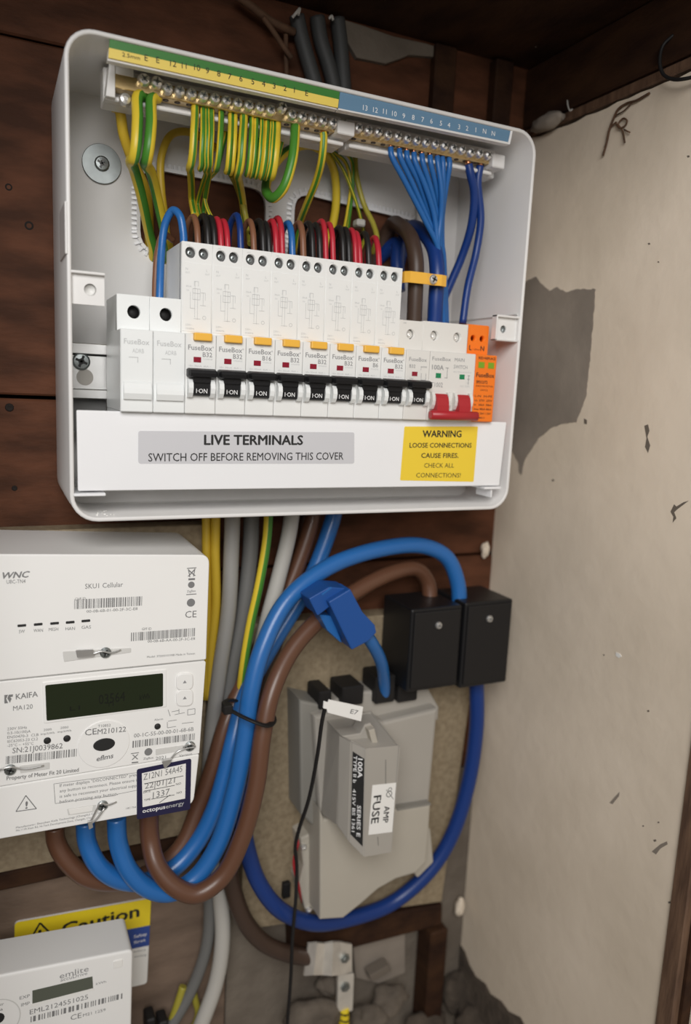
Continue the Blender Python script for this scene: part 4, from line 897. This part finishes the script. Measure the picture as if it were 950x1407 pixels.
cable('meter_tail', [(205, 1112, -64), (206, 1150, -64), (215, 1188, -72), (240, 1218, -79), (270, 1228, -82), (305, 1205, -82), (333, 1150, -82), (352, 1080, -80), (361, 1010, -76), (374, 950, -70), (400, 895, -60), (440, 850, -52), (490, 812, -44), (540, 787, -36), (572, 782, -30), (588, 800, -28), (592, 838, -32)], 6.2, 'brown_cable', 'front brown meter tail with a wide loop below the meter', 'cable', 'meter tails under the smart meter')
cable('service_cable', [(655, 930, -40), (655, 1000, -38), (643, 1080, -36), (620, 1150, -34), (590, 1197, -32), (540, 1240, -28), (480, 1262, -32), (430, 1268, -38), (385, 1250, -42), (357, 1215, -42), (342, 1175, -42), (332, 1120, -40), (326, 1060, -34)], 6.2, 'blue_deep', 'dark blue cable sweeping under the grey service fuse to a black block')
cable('service_cable', [(308, 1120, -32), (312, 1170, -34), (320, 1220, -34), (337, 1266, -32), (365, 1297, -30), (405, 1312, -28), (440, 1316, -26)], 6.5, 'brown_dark', 'dark brown cable running down to the crumpled metal clamp')
cable('twin_cable', [(296, 1160, -20), (303, 1230, -20), (306, 1290, -20), (297, 1350, -20), (270, 1425, -22)], 6., 'white_cable', 'off-white cable hanging beside the lower meter')
cable('twin_cable', [(284, 1170, -14), (288, 1240, -14), (284, 1300, -14), (262, 1362, -14), (225, 1425, -16)], 4.6, 'grey_dark_cable', 'dark grey cable hanging left of the off-white one')
# cables coming down behind the enclosure
cable('earth_cable', [(284, 690, -22), (284, 760, -24), (285, 850, -24), (282, 960, -24)], 3.2, 'yellow_wire', 'yellow earth cable right beside the hub, left of a pair', 'cable', 'yellow earth cables by the hub')
cable('earth_cable', [(297, 690, -26), (296, 760, -27), (297, 830, -27), (290, 900, -26), (287, 960, -25)], 3.2, 'yellow_wire', 'yellow earth cable by the hub, right of a pair', 'cable', 'yellow earth cables by the hub')
cable('twin_cable', [(320, 690, -28), (318, 760, -30), (314, 840, -31), (302, 920, -30), (292, 1000, -28), (284, 1110, -26)], 5.4, 'grey_cable', 'light grey cable hanging beside the yellow earth pair', flat=1.0)
cable('twin_cable', [(346, 690, -24), (344, 760, -24), (334, 840, -24), (318, 920, -24), (302, 1010, -24)], 5.6, 'grey_dark_cable', 'dark grey cable between light grey cable and striped earth', flat=1.0)
cable('earth_cable', [(370, 690, -34), (367, 740, -36), (357, 800, -37), (344, 860, -36), (335, 915, -34), (330, 960, -30)], 3.2, 'earth_halves', 'green and yellow striped earth cable crossing behind the blue tail', roll=.55)
cable('twin_cable', [(403, 690, -28), (398, 730, -29), (384, 790, -29), (368, 850, -28), (352, 920, -26), (340, 990, -24)], 5.6, 'white_cable', 'off-white cable descending behind the long blue tail', flat=1.0)
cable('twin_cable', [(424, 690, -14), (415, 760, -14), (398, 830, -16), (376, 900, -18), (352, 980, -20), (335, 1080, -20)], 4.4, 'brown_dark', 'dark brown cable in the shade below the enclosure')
tie = put('cable_tie', MB().tube([at(*p) for p in [(312, 973, -70), (330, 983, -79), (350, 992, -86), (366, 997, -86), (376, 990, -74), (372, 980, -58), (345, 968, -40), (320, 962, -42), (309, 966, -58), (312, 973, -70)]], 2.2, 8, 6, flat=.5), 'soft_black'); tag(tie, 'black cable tie round the blue and brown tails', 'cable tie')
put('tie_head', MB().box(at(312, 973, -72).x-3, at(312, 973, -72).x+3, -76, -69, at(312, 973, -72).z-3, at(312, 973, -72).z+3, .6), 'soft_black', tie)
# ------------------------------------------------------------------ service fuse
fu = thing('service_fuse', tuple(at(510, 1262, -40)), 'grey service fuse cut-out with white FUSE sticker on its carrier', 'fuse')
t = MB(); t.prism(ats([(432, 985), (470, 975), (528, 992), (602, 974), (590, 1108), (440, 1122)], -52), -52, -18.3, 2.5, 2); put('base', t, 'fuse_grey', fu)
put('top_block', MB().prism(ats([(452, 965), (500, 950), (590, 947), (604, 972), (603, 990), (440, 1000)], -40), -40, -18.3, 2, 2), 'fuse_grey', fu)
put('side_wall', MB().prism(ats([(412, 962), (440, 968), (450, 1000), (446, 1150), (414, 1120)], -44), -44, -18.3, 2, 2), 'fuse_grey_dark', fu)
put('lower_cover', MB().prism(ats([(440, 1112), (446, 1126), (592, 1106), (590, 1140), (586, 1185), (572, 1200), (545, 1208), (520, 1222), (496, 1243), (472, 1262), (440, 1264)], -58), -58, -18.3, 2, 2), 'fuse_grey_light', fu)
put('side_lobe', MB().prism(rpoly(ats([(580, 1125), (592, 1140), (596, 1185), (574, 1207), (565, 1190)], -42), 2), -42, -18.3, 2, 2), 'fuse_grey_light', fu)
bk = put('fixing_bracket', MB().prism(rpoly(ats([(413, 1152), (434, 1142), (442, 1190), (442, 1250), (420, 1252), (411, 1215), (417, 1190)], -36), 2), -36, -18.3, 2, 2), 'fuse_grey_light', fu)
for x, y in ((417, 1163), (424, 1249)): put('screw', crosshead(at(x, y, -36), 2.6, 2.2), 'steel', bk)
cols = [((548, 1026), (539, 1172), -95), ((503, 1030), (500, 1179), -95), ((483, 1018), (479, 1157), -88), ((467, 1012), (463, 1134), -78), ((449, 988), (440, 1118), -50)]
TP = [at(*a, Y) for a, b, Y in cols]; BT = [at(*b, Y) for a, b, Y in cols]
TP.append(Vector((TP[0].x+1, -50, TP[0].z+6))); BT.append(Vector((BT[0].x+1, -50, BT[0].z+10)))
def ins(A, B, t_): return A*(1-t_)+B*t_
t = MB(); t.loft([TP, BT], cap=True)
bmesh.ops.triangulate(t.bm, faces=[f for f in t.bm.faces if len(f.verts) > 4])
bmesh.ops.bevel(t.bm, geom=[e for e in t.bm.edges if e.calc_length() > 8], offset=.8, segments=2, affect='EDGES')
cr = put('fuse_carrier', t, 'fuse_grey', fu)
# peaked top tab of the carrier
put('carrier_tab', MB().prism(ats([(468, 1010), (494, 1006), (500, 994), (508, 992), (514, 1000), (520, 1028), (490, 1024)], -80), -82, -70, .8, 2), 'fuse_grey', cr)
put('carrier_rib', MB().prism(ats([(505, 1002), (513, 1000), (520, 1026), (512, 1027)], -86), -88, -80, .5), 'fuse_grey_light', cr)
put('base_seam', MB().prism(ats([(546, 1111), (592, 1103.5), (592, 1106), (546, 1114)], -58), -58.3, -50), 'fuse_grey_dark', fu)
for a, b in (((530, 1044), (530, 1078)), ((519, 1150), (520, 1162))):
    put('carrier_groove', MB().prism(ats([(a[0], a[1]), (a[0]+1, a[1]), (b[0]+1, b[1]), (b[0], b[1])], -95.3), -95.35, -94.9), 'fuse_grey_dark', cr)
# black rating plate on the bevel, white sticker on the front
def onface(s, t_, lift=.25):
    p = ins(ins(TP[2], TP[1], s), ins(BT[2], BT[1], s), t_); n = (TP[1]-TP[2]).cross(BT[2]-TP[2]).normalized()
    if n.y > 0: n = -n
    return p+n*lift, n
def facepatch(mb, s0, s1, t0, t1, lift):
    P = [onface(a, b, lift)[0] for a, b in ((s0, t0), (s1, t0), (s1, t1), (s0, t1))]; Q = [onface(a, b, -.5)[0] for a, b in ((s0, t0), (s1, t0), (s1, t1), (s0, t1))]
    mb.loft([Q, P]); return mb
pl = put('rating_plate', facepatch(MB(), .12, .92, .09, .90, .3), 'print_black', cr)
t = MB(); nn = onface(.5, .5)[1]
for s, s_, t0, t1, h, bd in (('100A', .50, .12, .30, 3.4, .03), ('TYPE II b', .2, .12, .38, 2.5, .015), ('415V BS 1361', .2, .44, .86, 2.3, .015), ('SERIES E', .52, .56, .86, 2.8, .02)):
    text(t, s, onface(s_, t0, .32)[0], onface(s_, t1, .32)[0], h, bd, nrm=tuple(nn))
put('lettering', t, 'print_white', pl)
fs = put('fuse_sticker', MB().prism(ats([(512, 1079), (544.5, 1075.5), (539, 1143), (506.5, 1147)], -95.2), -95.4, -94.8), 'sticker_white', cr)
t = MB(); text(t, 'FUSE', at(514, 1094, -95.45), at(510, 1132, -95.45), 6.2, .02); text(t, 'AMP', at(528.5, 1108, -95.45), at(526, 1131, -95.45), 4.6, .018)
q = at(535, 1091, -95.5); ring(t, (q.x, q.z), 2.4, .5, -95.55, 14); ring(t, (q.x+.5, q.z+3.4), 1.5, .4, -95.55, 12); line(t, at(531, 1085, -95.45), at(541, 1098, -95.45), .35)
put('lettering', t, 'print_black', fs)
for k, (x0, x1, y0, y1) in enumerate(((438, 454, 950, 972), (470, 498, 944, 966), (516, 541, 930, 963), (547, 572, 932, 961))):
    c0 = at(x0, y0, -44); c1 = at(x1, y1, -44); put('terminal_shroud', MB().box(c0.x, c1.x, -46, -22, c1.z, c0.z, 1), 'soft_black', fu)
tg = put('paper_tag', MB().prism(rpoly(ats([(452, 961), (499, 971), (496, 991), (450, 979), (449, 974), (444, 973), (445, 963), (451, 965)], -96), .3, 1), -96.6, -95.4, .2, 1), 'sticker_white'); tag(tg, 'small white paper tag on the thin black wire above the fuse', 'tag')
t = MB(); text(t, 'E7', at(481, 980, -96.7), at(491, 982, -96.7), 3.2, .01); put('lettering', t, 'print_grey', tg)
cable('tag_wire', [(448, 968, -94), (443, 990, -92), (436, 1040, -84), (424, 1100, -72), (411, 1140, -62), (406, 1165, -56), (408, 1190, -54), (407, 1230, -56), (402, 1290, -58), (400, 1340, -56), (394, 1420, -50)], 1.4, 'soft_black', 'thin black wire hanging from the paper tag past the fuse', 'wire', n=8)
cable('tag_wire', [(412, 1150, -30), (404, 1185, -34), (410, 1215, -36), (416, 1240, -30)], 1.2, 'red_plastic', 'short thin red wire left of the fuse bracket', 'wire', n=8)
o = put('wall_clip', MB().box(at(388, 1215, -20).x, at(398, 1215, -20).x, -23, -18.3, at(390, 1232, -20).z, at(390, 1212, -20).z, .5), 'soft_black'); tag(o, 'tiny black clip on the fuse board left of the fuse', 'clip')
# black terminal blocks
def block(x0, x1, y0, y1, Y, sc, label):
    a = at(x0, y0, Y); b = at(x1, y1, Y)
    th = thing('terminal_block', ((a.x+b.x)/2, Y/2, b.z), label, 'terminal block', 'black terminal blocks')
    put('housing', MB().box(a.x, b.x, Y, -18.3, b.z, a.z, 1.5, 2), 'black_plastic', th)
    put('lid', MB().box(a.x+2.5, b.x-2, Y-1.5, Y+.5, b.z+3, a.z-2.5, .7, 2), 'soft_black', th)
    c = at(*sc, Y-1.5); s = put('screw', crosshead(c, 2.8, 2.2), 'galvanised', th); put('screw_recess', slotbits(c, 2.5, 2.3), 'print_grey', s)
    return th
block(566, 628, 838, 942, -62, (602.5, 859), 'left black terminal block under the end of the brown tail')
block(640, 696, 829, 937, -62, (672.5, 850), 'right black terminal block against the plaster wall')
# blue clip joining the thin blue lead to the fuse
bl = thing('cable_connector', tuple(at(485, 890, -70)), 'blue plastic connector clipped across the brown tail above the fuse', 'connector')
t = MB(); t.prism(rpoly(ats([(450, 826), (480, 808), (497, 840), (514, 858), (516, 868), (505, 880), (482, 892), (470, 868)], -80), 1.2, 3), -82, -66, 1.6, 2); put('housing', t, 'blue_clip_plastic', bl)
put('hinge', MB().prism(rpoly(ats([(424, 822), (452, 806), (480, 808), (462, 826), (436, 846)], -76), 1.2, 3), -77, -58, 1.4, 2), 'blue_clip_plastic', bl)
put('latch', MB().prism(rpoly(ats([(440, 845), (458, 848), (474, 888), (452, 868)], -72), .8, 2), -70, -56, 1, 2), 'blue_mid', bl)
put('edge_mark', MB().prism(ats([(442, 816), (455, 806), (456, 808), (443, 818)], -77), -77.3, -76.8), 'blue_bright', bl)
cable('neutral_lead', [(500, 868, -74), (512, 885, -70), (524, 910, -60), (528, 935, -48), (528, 958, -40)], 4.6, 'blue_bright', 'short blue lead from the blue connector down into the fuse')
# ------------------------------------------------------------------ earth clamp, lug and rubble at the bottom
ec = thing('earth_clamp', tuple(at(452, 1340, -30)), 'crumpled shiny metal earth clamp with a bolt below the fuse', 'clamp')
t = MB(); R0 = [(424, 1297, -30), (436, 1296, -36), (447, 1297, -33), (458, 1295, -37), (468, 1295, -33), (484, 1298, -30)]; R1 = [(418, 1341, -30), (431, 1340, -37), (444, 1340, -33), (456, 1341, -38), (468, 1340, -34), (484, 1335, -30)]
F = [[at(*p) for p in R0], [at(*p) for p in R1]]; K = [[p+Vector((0, 2, 0)) for p in r] for r in F]
t.loft([F[0]+K[0][::-1], F[1]+K[1][::-1]]); put('strap', t, 'tinfoil', ec)
put('bolt', MB().lathe(at(474, 1316, -33), (0, -1, 0), [(0, 4), (1.6, 4), (1.8, 3.4), (1.8, 2.4), (3, 2.2), (3, 0)], 6, False), 'zinc', ec)
lg = thing('cable_lug', tuple(at(473, 1400, -26)), 'tinned cable lug with bolt above a yellow striped sleeve', 'lug')
put('lug_plate', MB().prism(rpoly(ats([(464, 1338), (486, 1336), (484, 1388), (463, 1388)], -26), 1.5), -27.5, -24, .5), 'tinfoil', lg)
put('bolt', MB().lathe(at(474, 1355, -27.5), (0, -1, 0), [(0, 4.2), (2, 4.2), (2.2, 3), (3.4, 2.6), (3.4, 0)], 6, False), 'zinc', lg)
t = MB(); t.tube([at(473, 1384, -25), at(473, 1400, -25), at(472, 1430, -25)], 4.4, 10, 4); put('sleeve', t, 'sign_yellow', lg)
for y in (1390, 1399):
    t = MB(); t.lathe(at(473, y, -25), (.25, 0, 1), [(-.8, 4.55), (.8, 4.55)], 14); put('sleeve_band', t, 'soft_black', lg)
def rock(px, py, Y, r, seed, m, label, sq=(1, .8, .75)):
    t = MB(); b = bmesh.new(); bmesh.ops.create_icosphere(b, subdivisions=3, radius=1)
    c = at(px, py, Y)
    for v in b.verts:
        n = noise.noise(v.co*1.3+Vector((seed*7.1, seed*3.3, 0)))*.42+noise.noise(v.co*3.7+Vector((seed, 0, 5)))*.14
        v.co = v.co*(1+n); v.co = Vector((v.co.x*sq[0], v.co.y*sq[1], v.co.z*sq[2]))*r+c
    for f in b.faces: f.smooth = True
    t._merge(b); o = put('stone', t, m); return tag(o, label, 'stone', 'rubble at the bottom of the cupboard')
rock(430, 1400, -22, 20, 1, 'stone', 'rough grey stone beside the hanging black wire', (1.2, .8, .7))
rock(535, 1372, -18, 15, 2, 'stone', 'rounded stone right of the yellow striped sleeve', (1.1, .8, .8))
rock(508, 1402, -24, 15, 3, 'stone', 'lower stone under the rounded one by the sleeve', (1.1, .8, .8))
rock(452, 1352, -10, 10, 4, 'stone', 'small dark stone under the metal clamp', (1., .8, .9))
rock(585, 1408, -20, 16, 5, 'debris', 'dark lump of rubble near the timber stub', (1.2, .8, .8))
rock(650, 1404, -30, 17, 6, 'debris', 'lump of rubble against the plaster wall at the bottom', (1., 1, .9))
rock(625, 1362, -8, 14, 7, 'debris', 'broken mortar lump right of the timber stub', (1., .8, 1.4))
rock(672, 1385, -20, 13, 8, 'debris', 'small mortar lump higher up the plaster wall foot', (.7, 1, 1.2))
o = put('mortar_stick', MB().prism(rpoly(ats([(505, 1337), (532, 1322), (536, 1330), (508, 1345)], -14), 1.5), -18, -8, 1.5, 2), 'dust'); tag(o, 'short dark stick-like chip lying by the stones', 'chip')
o = put('plaster_slab', MB().prism(rpoly(ats([(484, 1296), (556, 1278), (556, 1335), (520, 1350), (488, 1342)], -2), 2), -4, .3, 1, 2), 'cement'); tag(o, 'pale flat slab of render behind the earth clamp', 'slab')
for k, (x, y, Y, r) in enumerate(((667, 756, -6, 6), (632, 1246, -10, 7))):
    o = rock(x, y, Y, r, 11+k, 'plaster', ('white plaster blob in the corner below the enclosure', 'white plaster blob in the corner beside the fuse board')[k], (.6, .6, 1.1)); o.name = 'plaster_blob'; o['group'] = 'white plaster blobs in the corner'; o['category'] = 'plaster'
# bits at the bottom left beside the lower meter
cable('earth_wire', [(252, 1355, -12), (244, 1380, -14), (230, 1420, -16)], 3.0, 'olive_wire', 'yellow green wire end at the bottom beside the lower meter, left one', 'wire', 'yellow wire ends at the bottom')
cable('earth_wire', [(262, 1350, -8), (268, 1372, -10), (272, 1395, -10), (262, 1420, -10)], 2.6, 'olive_wire', 'yellow green wire end at the bottom near the dark grey cable', 'wire', 'yellow wire ends at the bottom')
for k, (x, y) in enumerate(((205, 1398), (222, 1402))):
    c = at(x, y, -14); o = put('connector', MB().box(c.x-3.5, c.x+3.5, -22, -8, c.z-9, c.z+5, 1.2), 'soft_black'); tag(o, ('dark wire connector right beside the lower meter', 'dark wire connector next to the yellow wire ends')[k], 'connector', 'dark connectors at the bottom')
# ------------------------------------------------------------------ old cables, twigs and cobwebs near the ceiling
for k, pts in enumerate(([(408, 22, -8), (414, 50, -8), (424, 85, -8), (436, 125, -8)], [(436, 24, -6), (441, 55, -6), (452, 90, -6), (462, 130, -6)], [(464, 26, -5), (468, 60, -5), (471, 95, -5), (474, 135, -5)])):
    cable('old_cable', pts, 5.2, 'old_cable', ORD[k]+' old grey cable from the left behind the top of the enclosure', 'cable', 'old cables near the ceiling', n=10)
cable('twig', [(322, -8, -14), (345, 8, -15), (368, 26, -14), (390, 38, -13), (404, 44, -10)], 2.6, 'twig', 'thick dry twig slanting across the boards near the ceiling', 'twig', 'dry twigs near the ceiling', n=8)
cable('twig', [(362, 24, -16), (375, 42, -16), (388, 62, -15), (401, 80, -14)], 1.8, 'twig', 'thin dry twig branching down towards the enclosure', 'twig', 'dry twigs near the ceiling', n=8)
cable('twig', [(393, 40, -10), (393, 70, -10), (394, 104, -10)], 1.6, 'twig', 'upright dry twig behind the enclosure rim', 'twig', 'dry twigs near the ceiling', n=8)
for k, pts in enumerate(([(402, 24, -16), (407, 18, -18), (412, 12, -17), (410, 20, -18)], [(452, 26, -12), (456, 22, -13), (458, 28, -13)])):
    cable('web_scrap', pts, 1.0, 'white_cable', ('whitish scrap of web beside the old cables', 'small whitish scrap of web above the old cables')[k], 'scrap', n=6)
o = put('nail', MB().tube([at(732, 40, -40), at(733, 52, -38), at(737, 64, -34)], .7, 6, 4), 'white_cable'); tag(o, 'bent pale nail hanging from the ceiling boards', 'nail')
o = put('hook', MB().tube([onX(780, 138, 385), onX(781, 146, 384), onX(784, 152, 384), onX(787, 150, 385)], .6, 6, 4), 'white_cable'); tag(o, 'small pale hook at the foot of the corner beam', 'hook')
t = MB(); b = bmesh.new(); bmesh.ops.create_icosphere(b, subdivisions=3, radius=1); c0 = onX(752, 168, 384); 
for v in b.verts:
    n = noise.noise(v.co*2)*.3; v.co = v.co*(1+n); v.co = Vector((v.co.x*6, v.co.y*17, v.co.z*6))+c0
for f in b.faces: f.smooth = True
t._merge(b); o = put('filler_lump', t, 'cement'); tag(o, 'grey lump of filler in the corner above the enclosure', 'filler')
wire('bell_wire', [onX(926, 48, 387), onX(912, 62, 384), onX(907, 85, 382), onX(912, 102, 382), onX(926, 109, 382), onX(948, 107, 383), onX(975, 98, 386)], 1.1, 'soft_black', 'black wire loop sticking out over the top of the plaster', 'wire', n=8)
cw = [[(893, 128), (875, 138), (862, 142), (850, 150), (844, 162), (838, 178), (834, 196), (829, 214)], [(870, 140), (858, 152), (846, 160), (840, 172)], [(846, 168), (852, 176), (860, 172), (862, 166), (856, 163), (850, 170), (856, 180), (859, 196)], [(858, 178), (866, 182)], [(836, 182), (842, 172), (848, 168)]]
for k, p in enumerate(cw):
    wire('root_strand', [onX(x, y, 388.6-.6*(i % 2)) for i, (x, y) in enumerate(p)], (.8, .5, .6, .5, .6)[k], 'twig', ('long dark dangling root on the plaster', 'root branch left of the tangle', 'curled root tangle on the plaster', 'short root tip right of the tangle', 'short root joining the tangle from the left')[k], 'root', 'dry roots hanging on the plaster wall', n=6)
for o in list(S.objects):
    if '_b' in o: del o['_b']
